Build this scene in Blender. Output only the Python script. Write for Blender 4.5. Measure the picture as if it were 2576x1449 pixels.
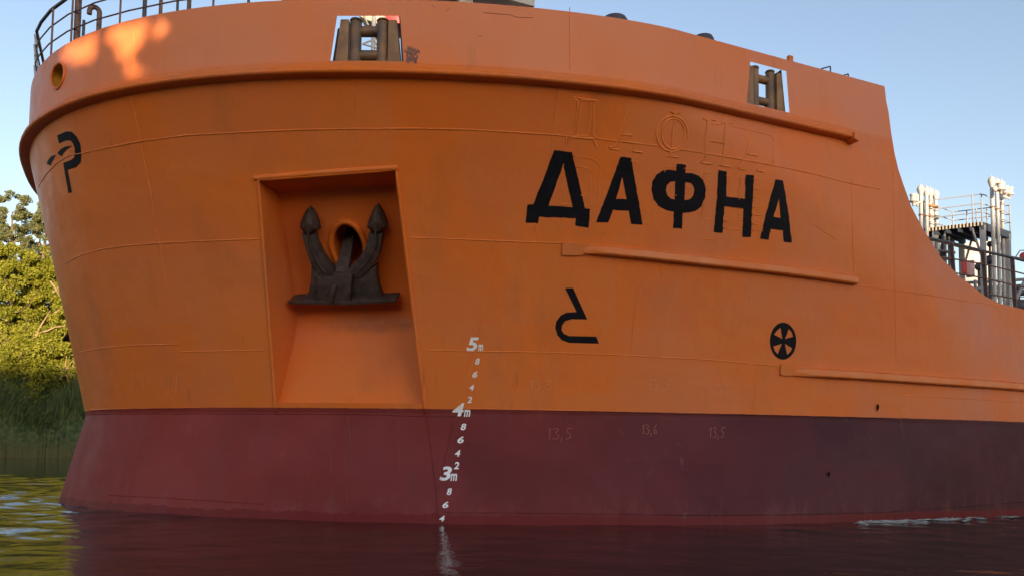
import bpy, bmesh, math, random
import numpy as np
from mathutils import Vector, Matrix, geometry
R = math.radians
S = bpy.context.scene
for o in list(bpy.data.objects):
    bpy.data.objects.remove(o)
COL = S.collection
random.seed(7)
RNG = np.random.default_rng(11)

# ------------------------------------------------------------------ camera
F, CX, PITCH, ROLL, YH, ZC = 2086., 1288., R(3.7), R(0.7119), 1132.61, 1.08
fw = np.array([0, math.cos(PITCH), math.sin(PITCH)])
u0 = np.array([0, -math.sin(PITCH), math.cos(PITCH)])
r0 = np.array([1., 0, 0])
RT = math.cos(ROLL)*r0 + math.sin(ROLL)*u0
UP = -math.sin(ROLL)*r0 + math.cos(ROLL)*u0
CY = YH - F*math.tan(PITCH)
EYE = np.array([0, 0, ZC])
cd = bpy.data.cameras.new('camera')
cam = bpy.data.objects.new('camera', cd)
COL.objects.link(cam)
cd.sensor_width = 36
cd.lens = 36*F/2576
cd.shift_y = (CY-724.5)/2576
cd.clip_end = 6000
cd.clip_start = 0.1
m = Matrix.Identity(4)
for i in range(3):
    m[i][0], m[i][1], m[i][2], m[i][3] = RT[i], UP[i], -fw[i], EYE[i]
cam.matrix_world = m
S.camera = cam

# ------------------------------------------------------------------ light
SUN_EL, SUN_AZ = R(7.0), R(162.4)          # low evening sun behind the viewer
SD = np.array([math.cos(SUN_EL)*math.sin(SUN_AZ), math.cos(SUN_EL)*math.cos(SUN_AZ), math.sin(SUN_EL)])
w = bpy.data.worlds.new('World')
S.world = w
w.use_nodes = True
nt = w.node_tree
bg = nt.nodes['Background']
sky = nt.nodes.new('ShaderNodeTexSky')
sky.sky_type = 'NISHITA'
sky.sun_disc = False
sky.sun_elevation = SUN_EL
sky.sun_rotation = SUN_AZ
sky.air_density = 1.0
sky.dust_density = 1.0
sky.ozone_density = 1.9
nt.links.new(sky.outputs[0], bg.inputs[0])
bg.inputs[1].default_value = 0.15
sl = bpy.data.lights.new('sun', 'SUN')
sl.energy = 4.6
sl.angle = R(0.5)
sl.color = (1.0, 0.83, 0.58)
so = bpy.data.objects.new('sun', sl)
COL.objects.link(so)
so.rotation_euler = Vector(SD).to_track_quat('Z', 'Y').to_euler()
S.view_settings.view_transform = 'Standard'
S.view_settings.look = 'None'
S.view_settings.gamma = 1
S.view_settings.use_curve_mapping = False
S.view_settings.exposure = 1.4
S.view_settings.use_white_balance = True
S.view_settings.white_balance_temperature = 7600
S.view_settings.white_balance_tint = 23

# ------------------------------------------------------------------ hull lines
TH, X0, Y0, HB = R(24.8188), -8.2798, 16.1123, 8.2137
ZK, ZS, ZT = 1.64, 6.3698, 7.3664
ZPAINT = 1.72
AX = np.array([math.cos(TH), math.sin(TH)])
NX = np.array([math.sin(TH), -math.cos(TH)])
hq = lambda t, a, mid, b: a*(1-t)+b*t+mid*4*t*(1-t)


def lev(z):
    z = np.asarray(z, float)
    t = np.clip((z-ZK)/(ZS-ZK), 0, 1)
    v = np.clip((ZK-z)/ZK, 0, 1.3)
    s0 = hq(t, 0, .0192, -1.1149) - .3896*v
    L = 15.6232*(1-t)*(1-2*t)+13.7265*4*t*(1-t)+9.0175*t*(2*t-1)+(12.7352-15.6232)*v
    p = 1.715*(1-t)+1.5*t+(2.2421-1.715)*v
    q = 1.9551*(1-t)+2.5615*t+(1.5987-1.9551)*v
    return s0, L, p, q


def half(s, z):
    s0, L, p, q = lev(z)
    u = np.clip((s-s0)/L, 0, 1)
    return HB*np.maximum(1-(1-u)**p, 0)**(1/q), s0


def to_ship(X):
    d = X[..., :2]-np.array([X0, Y0])
    return d@AX, d@NX


def to_world(s, b, z):
    s, b, z = np.broadcast_arrays(np.asarray(s, float), np.asarray(b, float), np.asarray(z, float))
    xy = np.array([X0, Y0])+s[..., None]*AX+b[..., None]*NX
    return np.concatenate([xy, z[..., None]], -1)


def G(X):
    s, b = to_ship(X)
    h, s0 = half(s, X[..., 2])
    return np.abs(b)-h+np.maximum(s0-s, 0)


def rays(px):
    px = np.atleast_2d(np.asarray(px, float))
    return fw+((px[:, :1]-CX)/F)*RT-((px[:, 1:2]-CY)/F)*UP


def hit(px, kmin=8., kmax=45.):
    d = rays(px)
    ks = np.linspace(kmin, kmax, 500)
    g = G(EYE+d[:, None, :]*ks[None, :, None])
    neg = g < 0
    first = np.where(neg.any(1), neg.argmax(1), np.argmin(g, 1))
    lo = ks[np.maximum(first-1, 0)]
    hi = ks[first]
    for _ in range(30):
        mid = (lo+hi)/2
        inside = G(EYE+d*mid[:, None]) < 0
        hi = np.where(inside, mid, hi)
        lo = np.where(inside, lo, mid)
    return EYE+d*hi[:, None]


def hnorm(X):
    X = np.asarray(X, float)
    e = 2e-3
    n = np.stack([(G(X+e*np.eye(3)[i])-G(X-e*np.eye(3)[i])) for i in range(3)], -1)
    return n/np.maximum(np.linalg.norm(n, axis=-1, keepdims=True), 1e-9)


def at(px, py, dep):
    return EYE+rays([(px, py)])[0]*dep


def proj(X):
    d = np.asarray(X, float)-EYE
    dz = d@fw
    return CX+F*(d@RT)/dz, CY-F*(d@UP)/dz


def reg(ox, oy, sc):
    """pixel of an enlarged detail -> photo pixel (2576 wide)"""
    return lambda pts: [((ox+x/sc)/1.43828, (oy+y/sc)/1.43828) for x, y in pts]


# ------------------------------------------------------------------ materials
def mat(name, col, rough=.5, var=.12, scale=4., metal=0., col2=None, bump=0., bscale=None, spec=.5, stretch=(1, 1, 1)):
    M = bpy.data.materials.new(name)
    M.use_nodes = True
    n = M.node_tree.nodes
    L = M.node_tree.links
    b = n['Principled BSDF']
    b.inputs['Roughness'].default_value = rough
    b.inputs['Metallic'].default_value = metal
    b.inputs['Specular IOR Level'].default_value = spec
    tc = n.new('ShaderNodeTexCoord')
    mp = n.new('ShaderNodeMapping')
    mp.inputs['Scale'].default_value = stretch
    L.new(tc.outputs['Object'], mp.inputs[0])
    no = n.new('ShaderNodeTexNoise')
    no.inputs['Scale'].default_value = scale
    no.inputs['Detail'].default_value = 6
    L.new(mp.outputs[0], no.inputs['Vector'])
    cr = n.new('ShaderNodeValToRGB')
    c2 = col2 or tuple(min(1, c*(1+var)) for c in col)
    c1 = col if col2 else tuple(c*(1-var) for c in col)
    cr.color_ramp.elements[0].position = .35
    cr.color_ramp.elements[1].position = .68
    cr.color_ramp.elements[0].color = (*c1, 1)
    cr.color_ramp.elements[1].color = (*c2, 1)
    L.new(no.outputs[0], cr.inputs[0])
    L.new(cr.outputs[0], b.inputs['Base Color'])
    if bump:
        n2 = n.new('ShaderNodeTexNoise')
        n2.inputs['Scale'].default_value = bscale or scale*5
        n2.inputs['Detail'].default_value = 4
        L.new(mp.outputs[0], n2.inputs['Vector'])
        bp = n.new('ShaderNodeBump')
        bp.inputs['Strength'].default_value = bump
        bp.inputs['Distance'].default_value = .02
        L.new(n2.outputs[0], bp.inputs['Height'])
        L.new(bp.outputs[0], b.inputs['Normal'])
    return M


def hull_paint(name='hull_paint', stain=None):
    M = bpy.data.materials.new(name)
    M.use_nodes = True
    n = M.node_tree.nodes
    L = M.node_tree.links
    b = n['Principled BSDF']

    def node(t, **k):
        x = n.new(t)
        for a, v in k.items():
            setattr(x, a, v)
        return x

    def noise(scale, detail=5, stretch=None, rough=.55):
        x = node('ShaderNodeTexNoise')
        x.inputs['Scale'].default_value = scale
        x.inputs['Detail'].default_value = detail
        x.inputs['Roughness'].default_value = rough
        if stretch:
            mp = node('ShaderNodeMapping')
            mp.inputs['Scale'].default_value = stretch
            L.new(tc.outputs['Object'], mp.inputs[0])
            L.new(mp.outputs[0], x.inputs['Vector'])
        else:
            L.new(tc.outputs['Object'], x.inputs['Vector'])
        return x.outputs[0]

    def ramp(src, p0, p1, v0=0., v1=1.):
        x = node('ShaderNodeMapRange')
        x.inputs[1].default_value, x.inputs[2].default_value = p0, p1
        x.inputs[3].default_value, x.inputs[4].default_value = v0, v1
        L.new(src, x.inputs[0])
        return x.outputs[0]

    def mix(f, a, c):
        x = node('ShaderNodeMix', data_type='RGBA')
        if hasattr(f, 'links'):
            L.new(f, x.inputs[0])
        else:
            x.inputs[0].default_value = f
        for v, i in ((a, 6), (c, 7)):
            if isinstance(v, tuple):
                x.inputs[i].default_value = (*v, 1)
            else:
                L.new(v, x.inputs[i])
        return x.outputs[2]

    def math_(op, a, c):
        x = node('ShaderNodeMath', operation=op)
        for v, i in ((a, 0), (c, 1)):
            if hasattr(v, 'links'):
                L.new(v, x.inputs[i])
            else:
                x.inputs[i].default_value = v
        return x.outputs[0]
    tc = node('ShaderNodeTexCoord')
    sep = node('ShaderNodeSeparateXYZ')
    L.new(tc.outputs['Object'], sep.inputs[0])
    z = sep.outputs[2]
    # orange topsides: freshly rolled and faded coats, streaks running down
    patches = ramp(noise(.55, 3), .44, .60)
    streak = ramp(noise(2.2, 5, (1, 1, .07)), .48, .74)
    fine = ramp(noise(26, 4), .3, .7)
    orange = mix(patches, (.78, .182, .032), (.73, .180, .046))
    orange = mix(math_('MULTIPLY', streak, .35), orange, (.68, .21, .075))
    orange = mix(math_('MULTIPLY', fine, .12), orange, (.50, .10, .016))
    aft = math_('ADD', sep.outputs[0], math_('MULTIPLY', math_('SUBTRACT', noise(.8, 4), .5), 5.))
    orange = mix(ramp(aft, 1., 11., 0, .85), orange, mix(patches, (.60, .165, .06), (.51, .20, .135)))  # topsides turn pinker aft: bluish sky sheen put into the colour
    # squares rolled on at different times
    sn = node('ShaderNodeVectorMath', operation='SNAP')
    wob = node('ShaderNodeVectorMath', operation='ADD')
    nz_ = node('ShaderNodeTexNoise')
    nz_.inputs['Scale'].default_value = 2.2
    nz_.inputs['Detail'].default_value = 5
    L.new(tc.outputs['Object'], nz_.inputs['Vector'])
    sc_ = node('ShaderNodeVectorMath', operation='SCALE')
    sc_.inputs[3].default_value = .22
    L.new(nz_.outputs['Color'], sc_.inputs[0])
    L.new(tc.outputs['Object'], wob.inputs[0])
    L.new(sc_.outputs[0], wob.inputs[1])
    L.new(wob.outputs[0], sn.inputs[0])
    sn.inputs[1].default_value = (1.7, 40., 1.05)
    wn = node('ShaderNodeTexWhiteNoise')
    L.new(sn.outputs[0], wn.inputs['Vector'])
    rolled = ramp(wn.outputs['Value'], .35, 1., 0, .30)
    orange = mix(rolled, orange, (.66, .215, .085))
    # drips and rubbed lines
    drip = math_('MULTIPLY', ramp(noise(5.5, 6, (1, 1, .045), .7), .60, .72), ramp(noise(.7, 3), .5, .62))
    orange = mix(math_('MULTIPLY', drip, .42), orange, (.22, .085, .04))
    rub = ramp(noise(3.2, 7, (.12, .12, 3.2), .75), .66, .72)
    orange = mix(math_('MULTIPLY', math_('MULTIPLY', rub, ramp(noise(1.1, 3), .52, .6)), .4), orange, (.30, .12, .07))
    grime = math_('MULTIPLY', ramp(noise(1.3, 8, (1, 1, .25)), .56, .75), .28)
    orange = mix(grime, orange, (.34, .12, .05))
    # bulwark paler and pinker: its extra skylight is put into the colour
    orange = mix(math_('MULTIPLY', ramp(z, 6.42, 6.5), .45), orange, mix(patches, (.70, .240, .118), (.68, .27, .165)))
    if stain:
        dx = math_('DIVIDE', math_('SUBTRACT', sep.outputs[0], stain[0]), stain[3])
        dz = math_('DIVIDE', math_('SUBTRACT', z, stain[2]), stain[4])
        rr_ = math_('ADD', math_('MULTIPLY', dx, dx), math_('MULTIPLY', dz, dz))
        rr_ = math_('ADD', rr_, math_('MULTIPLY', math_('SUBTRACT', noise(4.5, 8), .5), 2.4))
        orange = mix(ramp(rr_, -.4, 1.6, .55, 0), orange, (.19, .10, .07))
    # maroon boot top
    mar = mix(patches, (.265, .032, .024), (.30, .042, .036))
    mar = mix(math_('MULTIPLY', streak, .30), mar, (.25, .075, .075))
    mar = mix(math_('MULTIPLY', fine, .15), mar, (.10, .02, .024))
    mar = mix(ramp(aft, -6., 5., 0, .95), mar, mix(patches, (.050, .014, .021), (.066, .018, .025)))  # boot top darkens from bow to aft: shade put into the colour
    mar = mix(math_('MULTIPLY', rolled, .2), mar, (.31, .065, .055))
    mar = mix(math_('MULTIPLY', drip, .5), mar, (.30, .13, .10))
    mar = mix(math_('MULTIPLY', rub, .35), mar, (.07, .022, .024))
    scum = math_('MULTIPLY', ramp(z, .12, .55, 1, 0), ramp(noise(4., 8, (1, 1, .35), .7), .5, .72))
    mar = mix(math_('MULTIPLY', scum, .5), mar, (.26, .085, .07))
    # wet, ragged band just above the river
    wet = math_('ADD', z, math_('MULTIPLY', math_('SUBTRACT', noise(5., 6), .5), .16))
    wetf = ramp(wet, .115, .135, 1, 0)
    mar = mix(math_('MULTIPLY', wetf, .7), mar, (.15, .010, .009))
    edge = math_('ADD', z, math_('MULTIPLY', math_('SUBTRACT', noise(6., 4), .5), .018))
    top = ramp(edge, ZPAINT-.004, ZPAINT+.004)
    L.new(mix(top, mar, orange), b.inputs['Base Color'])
    ro = math_('ADD', ramp(noise(3., 5), .3, .7, .36, .50), math_('MULTIPLY', wetf, -.06))
    ro = math_('ADD', ro, ramp(z, ZPAINT-.01, ZPAINT+.01, .16, 0))
    L.new(ro, b.inputs['Roughness'])
    b.inputs['Specular IOR Level'].default_value = .2
    bp = node('ShaderNodeBump')
    bp.inputs['Strength'].default_value = .6
    bp.inputs['Distance'].default_value = .06
    L.new(math_('ADD', math_('ADD', noise(.9, 2), math_('MULTIPLY', noise(2.6, 2), .38)), math_('MULTIPLY', noise(60, 3), .02)), bp.inputs['Height'])
    L.new(bp.outputs[0], b.inputs['Normal'])
    return M


M = {}
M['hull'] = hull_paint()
M['orange'] = mat('orange_paint', (.70, .16, .024), .4, .14, 3., spec=.3)
M['strake'] = mat('worn_orange_paint', (.68, .16, .026), .42, scale=2.2, col2=(.66, .21, .075), bump=.05, spec=.3)
M['bead'] = mat('weld_bead_paint', (.80, .23, .05), .45, .1, 8., spec=.3)  # paler than the plating: the light beads catch is put into the colour
M['black'] = mat('black_paint', (.006, .0065, .011), .6, .25, 8., spec=.12)
M['white'] = mat('white_paint', (.80, .84, .86), .5, .08, 20.)
M['chalk'] = mat('chalk', (.55, .32, .2), .9, .2, 30.)
M['chalk_red'] = mat('chalk_on_red', (.42, .18, .15), .9, .2, 30.)
M['anchor'] = mat('anchor_iron', (.032, .025, .026), .62, scale=9., col2=(.080, .052, .044), bump=.6, bscale=40)
M['dark'] = mat('dark_steel', (.018, .018, .022), .6, .3, 8.)
M['rail'] = mat('rail_paint', (.12, .065, .05), .5, scale=9., col2=(.19, .10, .07))
M['dkrail'] = mat('dark_rail_paint', (.045, .045, .06), .45, scale=9., col2=(.085, .075, .085))
M['roller'] = mat('worn_roller_steel', (.05, .048, .05), .5, scale=3., col2=(.28, .15, .06), metal=.0, bump=.3, bscale=30)
M['ochre'] = mat('ochre_paint', (.20, .10, .045), .5, scale=6., col2=(.31, .18, .08), bump=.15)
M['yellow'] = mat('yellow_paint', (.5, .26, .03), .45, .2, 5.)
M['grey'] = mat('grey_paint', (.24, .26, .29), .5, .08, 3.)
M['pale'] = mat('pale_grey_paint', (.52, .53, .52), .5, .06, 2.)
M['cream'] = mat('cream_paint', (.62, .55, .42), .5, .05, 2.)
M['pipe'] = mat('vent_pipe_paint', (.36, .37, .37), .42, scale=5., col2=(.45, .44, .42))
M['red'] = mat('red_paint', (.42, .03, .035), .45, .15, 5.)
M['deck'] = mat('deck_paint', (.16, .06, .04), .7, .2, 2.)
M['mesh'] = mat('dark_grating', (.06, .085, .12), .6, .2, 4.)
M['scuff'] = mat('scraped_paint', (.22, .095, .075), .7, .3, 25.)
M['rope'] = mat('bare_bright_steel', (.45, .43, .42), .35, .3, 40., metal=.4)


# ------------------------------------------------------------------ mesh helpers
class MB:
    def __init__(s):
        s.v, s.f = [], []

    def add(s, vs, fs):
        o = len(s.v)
        s.v += [tuple(map(float, p)) for p in vs]
        s.f += [tuple(o+i for i in f) for f in fs]
        return s

    def tube(s, path, r, n=8, closed=False):
        P = np.asarray(path, float)
        k = len(P)
        rr = np.broadcast_to(np.asarray(r, float), (k,))
        if closed:
            T = np.roll(P, -1, 0)-np.roll(P, 1, 0)
        else:
            T = np.gradient(P, axis=0)
        T /= np.maximum(np.linalg.norm(T, axis=1, keepdims=True), 1e-9)
        a = np.array([0, 0, 1.]) if abs(T[0][2]) < .9 else np.array([1., 0, 0])
        nrm = a-T[0]*(a@T[0])
        nrm /= np.linalg.norm(nrm)
        vs = []
        for i in range(k):
            nrm = nrm-T[i]*(nrm@T[i])
            nrm /= np.linalg.norm(nrm)
            bn = np.cross(T[i], nrm)
            for j in range(n):
                an = 2*math.pi*j/n
                vs.append(P[i]+rr[i]*(math.cos(an)*nrm+math.sin(an)*bn))
        fs = []
        for i in range(k if closed else k-1):
            for j in range(n):
                a_, b_ = i*n+j, i*n+(j+1) % n
                c_, d_ = ((i+1) % k)*n+(j+1) % n, ((i+1) % k)*n+j
                fs.append((a_, b_, c_, d_))
        if not closed:
            fs.append(tuple(range(n))[::-1])
            fs.append(tuple((k-1)*n+j for j in range(n)))
        return s.add(vs, fs)

    def box(s, c, ax, ay, az):
        """centre and three half-axis vectors"""
        c, ax, ay, az = (np.asarray(q, float) for q in (c, ax, ay, az))
        vs = [c+i*ax+j*ay+k*az for i in (-1, 1) for j in (-1, 1) for k in (-1, 1)]
        return s.add(vs, [(0, 1, 3, 2), (4, 6, 7, 5), (0, 4, 5, 1), (2, 3, 7, 6), (0, 2, 6, 4), (1, 5, 7, 3)])

    def lathe(s, base, axis, prof, n=16):
        """profile of (radius, distance along axis)"""
        b = np.asarray(base, float)
        a = np.asarray(axis, float)
        a = a/np.linalg.norm(a)
        t = np.array([1., 0, 0]) if abs(a[0]) < .8 else np.array([0, 1., 0])
        e1 = np.cross(a, t)
        e1 /= np.linalg.norm(e1)
        e2 = np.cross(a, e1)
        vs = [b+a*h+r*(math.cos(2*math.pi*j/n)*e1+math.sin(2*math.pi*j/n)*e2) for r, h in prof for j in range(n)]
        k = len(prof)
        fs = [(i*n+j, i*n+(j+1) % n, (i+1)*n+(j+1) % n, (i+1)*n+j) for i in range(k-1) for j in range(n)]
        fs += [tuple(range(n))[::-1], tuple((k-1)*n+j for j in range(n))]
        return s.add(vs, fs)

    def prism(s, poly, e3, t0, t1):
        """polygon of 3-D points extruded along e3 from t0 to t1"""
        P = np.asarray(poly, float)
        e3 = np.asarray(e3, float)
        k = len(P)
        vs = list(P+e3*t0)+list(P+e3*t1)
        fs = [tuple(range(k))[::-1], tuple(range(k, 2*k))]+[(i, (i+1) % k, k+(i+1) % k, k+i) for i in range(k)]
        return s.add(vs, fs)

    def sweep(s, frames, prof):
        """frames: (point, out, up); open profile of (out, up) offsets closed as a loop, capped"""
        n = len(prof)
        vs = [p+o*a+u*b_ for p, o, u in frames for a, b_ in prof]
        k = len(frames)
        fs = [(i*n+j, i*n+(j+1) % n, (i+1)*n+(j+1) % n, (i+1)*n+j) for i in range(k-1) for j in range(n)]
        fs += [tuple(range(n))[::-1], tuple((k-1)*n+j for j in range(n))]
        return s.add(vs, fs)

    def mesh(s, name):
        me = bpy.data.meshes.new(name)
        me.from_pydata(s.v, [], s.f)
        bm = bmesh.new()
        bm.from_mesh(me)
        bmesh.ops.recalc_face_normals(bm, faces=bm.faces)
        bm.to_mesh(me)
        bm.free()
        return me

    def build(s, name, material, parent=None, smooth=40, bevel=0, label=None):
        me = s.mesh(name)
        me.materials.append(material)
        if bevel:
            bm = bmesh.new()
            bm.from_mesh(me)
            ed = [e for e in bm.edges if len(e.link_faces) == 2 and e.calc_face_angle(0) > R(35)]
            bmesh.ops.bevel(bm, geom=ed, offset=bevel, segments=2, affect='EDGES', profile=.6, clamp_overlap=True)
            bm.to_mesh(me)
            bm.free()
        if smooth:
            me.shade_smooth()
            me.set_sharp_from_angle(angle=R(smooth))
        return link(name, me, parent, label)


def link(name, me, parent=None, label=None):
    o = bpy.data.objects.new(name, me)
    COL.objects.link(o)
    if parent:
        o.parent = parent
        o.matrix_parent_inverse = parent.matrix_world.inverted()
    if label:
        o['label'] = label
    return o


def tag(o, label=None, cat=None, group=None, kind=None):
    for k, v in (('label', label), ('category', cat), ('group', group), ('kind', kind)):
        if v:
            o[k] = v
    return o


def empty(name, loc, label, cat, group=None):
    o = bpy.data.objects.new(name, None)
    COL.objects.link(o)
    o.location = loc
    o.matrix_world = Matrix.Translation(loc)
    o.empty_display_size = .5
    return tag(o, label, cat, group)


def quads(name, material, cen, size, parent=None, flat=0., aspect=.6, dirs=None, rng=RNG):
    """many leaf-sized faces as one mesh"""
    n = len(cen)
    if dirs is None:
        a = rng.normal(size=(n, 3))
    else:
        a = dirs+rng.normal(size=(n, 3))*.35
    a /= np.linalg.norm(a, axis=1, keepdims=True)
    b = rng.normal(size=(n, 3))
    b -= a*(a*b).sum(1, keepdims=True)
    b /= np.linalg.norm(b, axis=1, keepdims=True)
    sz = size*rng.uniform(.6, 1.3, (n, 1))
    a = a*sz*.5
    b = b*sz*.5*aspect
    v = np.stack([cen-a, cen+b-a*.1, cen+a, cen-b-a*.1], 1).reshape(-1, 3)
    me = bpy.data.meshes.new(name)
    me.vertices.add(4*n)
    me.vertices.foreach_set('co', v.ravel())
    me.loops.add(4*n)
    me.loops.foreach_set('vertex_index', np.arange(4*n, dtype=np.int32))
    me.polygons.add(n)
    me.polygons.foreach_set('loop_start', np.arange(0, 4*n, 4, dtype=np.int32))
    me.update(calc_edges=True)
    me.materials.append(material)
    return link(name, me, parent)


# ================================================================== SHIP
ship = empty('tanker_ship', (X0, Y0, 0),
             'orange and maroon river tanker with black painted name, bow filling most of the picture', 'ship')

# deck edge behind the forecastle falls away in a sweep
sw = [(2227.7, 239), (2230, 258), (2235, 281), (2242, 335), (2251, 389), (2260, 427), (2272.8, 465.6), (2293, 521.5),
      (2323.7, 580), (2369.5, 651), (2412.7, 694.5), (2478.8, 745), (2514.4, 763), (2576.5, 778.4)]
swp = hit(sw)
sws, _ = to_ship(swp)
swz = swp[:, 2]
ZMAIN = float(swz[-1])-.12
sws = np.concatenate([[sws[0]-.02], sws, [sws[-1]+3, 70]])
swz = np.concatenate([[ZT], swz, [ZMAIN, ZMAIN]])
for i in range(1, len(sws)):
    sws[i] = max(sws[i], sws[i-1]+.004)


def ztop(s):
    return np.minimum(np.interp(s, sws, swz), ZT)


SC = np.unique(np.round(np.concatenate([
    [0, .002, .006, .015, .03, .05, .08, .12, .17, .23, .3, .4, .5, .62, .75, .9], np.arange(1.1, 12, .22),
    np.arange(12, 24, .3), sws[:-1], np.arange(25, 71, 3.)]), 3))
ZR = np.concatenate([np.linspace(-.9, 1.5, 14), [1.58, 1.62, 1.64, 1.66, 1.70], np.linspace(1.8, ZS, 30), np.linspace(ZS+.1, ZT, 7)])


def hull_grid(off=0.):
    P = np.zeros((len(SC), len(ZR), 3))
    for i, c in enumerate(SC):
        zt = float(ztop(c))
        z = np.where(ZR <= 1.7, ZR, 1.7+(ZR-1.7)*(zt-1.7)/(ZT-1.7))
        s0 = lev(z)[0]
        s = c+s0*max(0., 1-c/6.)
        b = half(s, z)[0]
        P[i] = to_world(s, b, z)
    N = hnorm(P.reshape(-1, 3)+np.append(NX, 0)*1e-3).reshape(P.shape)
    N[0] = np.array([-AX[0], -AX[1], 0])
    return P, N


def mirror(X):
    X = np.asarray(X, float)
    s, b = to_ship(X)
    return to_world(s, -b, X[..., 2])


P, N = hull_grid()
PI_ = P-N*.025
PI_[:, -1, 2] = P[:, -1, 2]
loopO = np.concatenate([mirror(P[1:])[::-1], P])
loopI = np.concatenate([mirror(PI_[1:])[::-1], PI_])
nc, nr = loopO.shape[:2]
hm = MB()
hm.v = [tuple(p) for p in loopO.reshape(-1, 3)]+[tuple(p) for p in loopI.reshape(-1, 3)]
O = lambda i, j: i*nr+j
I_ = lambda i, j: nc*nr+i*nr+j
for i in range(nc-1):
    for j in range(nr-1):
        hm.f.append((O(i, j), O(i+1, j), O(i+1, j+1), O(i, j+1)))
        hm.f.append((I_(i, j), I_(i, j+1), I_(i+1, j+1), I_(i+1, j)))
    hm.f.append((O(i, nr-1), O(i+1, nr-1), I_(i+1, nr-1), I_(i, nr-1)))
    hm.f.append((O(i+1, 0), O(i, 0), I_(i, 0), I_(i+1, 0)))
for j in range(nr-1):
    hm.f.append((O(0, j+1), O(0, j), I_(0, j), I_(0, j+1)))
    hm.f.append((O(nc-1, j), O(nc-1, j+1), I_(nc-1, j+1), I_(nc-1, j)))
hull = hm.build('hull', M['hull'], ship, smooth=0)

# ---- openings
FR = reg(1130, 0, 5.5725)
fair1 = FR([(500, 330), (1770, 330), (1840, 1272), (360, 1272)])
F2 = reg(2600, 150, 3.534)
fair2 = F2([(405, 262), (865, 385), (905, 915), (358, 790)])
oval_c = (143.5, 192)
oval = []
OV = reg(80, 0, 4.83)
for x, y in [(690, 1103), (725, 1140), (742, 1200), (745, 1280), (735, 1360), (715, 1420), (690, 1470), (655, 1530), (610, 1560), (565, 1545), (530, 1490),
             (517, 1420), (522, 1340), (540, 1260), (570, 1190), (610, 1135), (650, 1108)]:
    oval.append(OV([(x, y)])[0])
TLp, TRp, BRp, BLp = (650, 453), (997, 427), (1071, 1040), (694, 1036)
Lerp = lambda a, b, t: (a[0]+(b[0]-a[0])*t, a[1]+(b[1]-a[1])*t)
vv = np.linspace(0, 1, 25)
left_px = [Lerp(TLp, BLp, t) for t in vv]
right_px = [Lerp(TRp, BRp, t) for t in vv]
Lf, Rf = hit(left_px), hit(right_px)
din = np.array([.2, .98, 0])
din /= np.linalg.norm(din)
dv = np.interp(vv, [0, .08, .25, .42, .50, .58, .70, .85, .95, 1.0], [.66, .72, .86, 1.0, 1.04, 1.0, .76, .40, .14, .0])


def cutter(px, a, b):
    h = hit(px)
    d = rays(px)
    d /= np.linalg.norm(d, axis=1, keepdims=True)
    k = len(h)
    return list(h+d*a)+list(h+d*b), [tuple(range(k))[::-1], tuple(range(k, 2*k))]+[(i, (i+1) % k, k+(i+1) % k, k+i) for i in range(k)]


cm = MB()
cm.add(*cutter(fair1, -.5, .5))
cm.add(*cutter(fair2, -.5, .5))
cm.add(*cutter(oval, -.4, .5))
scup = [(2207+5*math.cos(a), 1024+10*math.sin(a)) for a in np.linspace(0, 2*math.pi, 14, endpoint=False)]
scup2 = [(2084+4.5*math.cos(a), 1192+6*math.sin(a)) for a in np.linspace(0, 2*math.pi, 14, endpoint=False)]
cm.add(*cutter(scup, -.2, .2))
cm.add(*cutter(scup2, -.2, .2))
loop = list(range(24))
ring = np.concatenate([Lf[:24], Rf[:24][::-1]])
pr = ring
k = len(pr)
cm.add(list(pr-din*.8)+list(pr+din*1.4), [tuple(range(k))[::-1], tuple(range(k, 2*k))]+[(i, (i+1) % k, k+(i+1) % k, k+i) for i in range(k)])
cme = cm.mesh('cutter')
cob = link('cutter', cme)
bo = hull.modifiers.new('cut', 'BOOLEAN')
bo.operation = 'DIFFERENCE'
bo.solver = 'EXACT'
bo.object = cob
bpy.context.view_layer.update()
dg = bpy.context.evaluated_depsgraph_get()
new = bpy.data.meshes.new_from_object(hull.evaluated_get(dg))
hull.modifiers.clear()
hull.data = new
new.name = 'hull'
bpy.data.objects.remove(cob)
# smooth shading from the true hull form
co = np.empty(len(new.vertices)*3)
new.vertices.foreach_get('co', co)
co = co.reshape(-1, 3)
vn = hnorm(co+0)
new.polygons.foreach_set('use_smooth', np.ones(len(new.polygons), bool))
ln = []
for p in new.polygons:
    fn = np.array(p.normal)
    for vi in p.vertices:
        a = vn[vi]
        ln.append(tuple(a) if a@fn > .93 else tuple(fn))
new.normals_split_custom_set(ln)

# ---- decks
def deck(name, z, s_a, s_b, material, inset=.03):
    ss = np.concatenate([np.linspace(s_a, s_a+2, 14), np.linspace(s_a+2.3, s_b, 24)])
    b = np.maximum(half(ss, z)[0]-inset, .0)
    vs = list(to_world(ss, b, z))+list(to_world(ss, -b, z))
    k = len(ss)
    mb = MB().add(vs, [(i, i+1, k+i+1, k+i) for i in range(k-1)])
    return mb.build(name, material, ship)


S_BRK = float(np.interp(-6.2, -swz[:-1], sws[:-1]))-.6
deck('forecastle_deck', 6.2, float(lev(6.2)[0])+.05, S_BRK, M['deck'])
deck('main_deck', ZMAIN-.25, S_BRK-.5, 69, M['deck'])
bw = MB()
bw.box(to_world(S_BRK, 0, (6.2+ZMAIN-.25)/2), np.append(AX, 0)*.03, np.append(NX, 0)*7.5, (0, 0, (6.2-ZMAIN+.25)/2-.01))
bw.build('forecastle_bulkhead', M['pale'], ship)


# ---- rubbing strake and fender bars
def frames(path):
    out = []
    N_ = hnorm(path)
    for p_, n_ in zip(path, N_):
        o = np.array([n_[0], n_[1], 0])
        o /= np.linalg.norm(o)
        out.append((p_, o, np.array([0, 0, 1.])))
    return out


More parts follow.
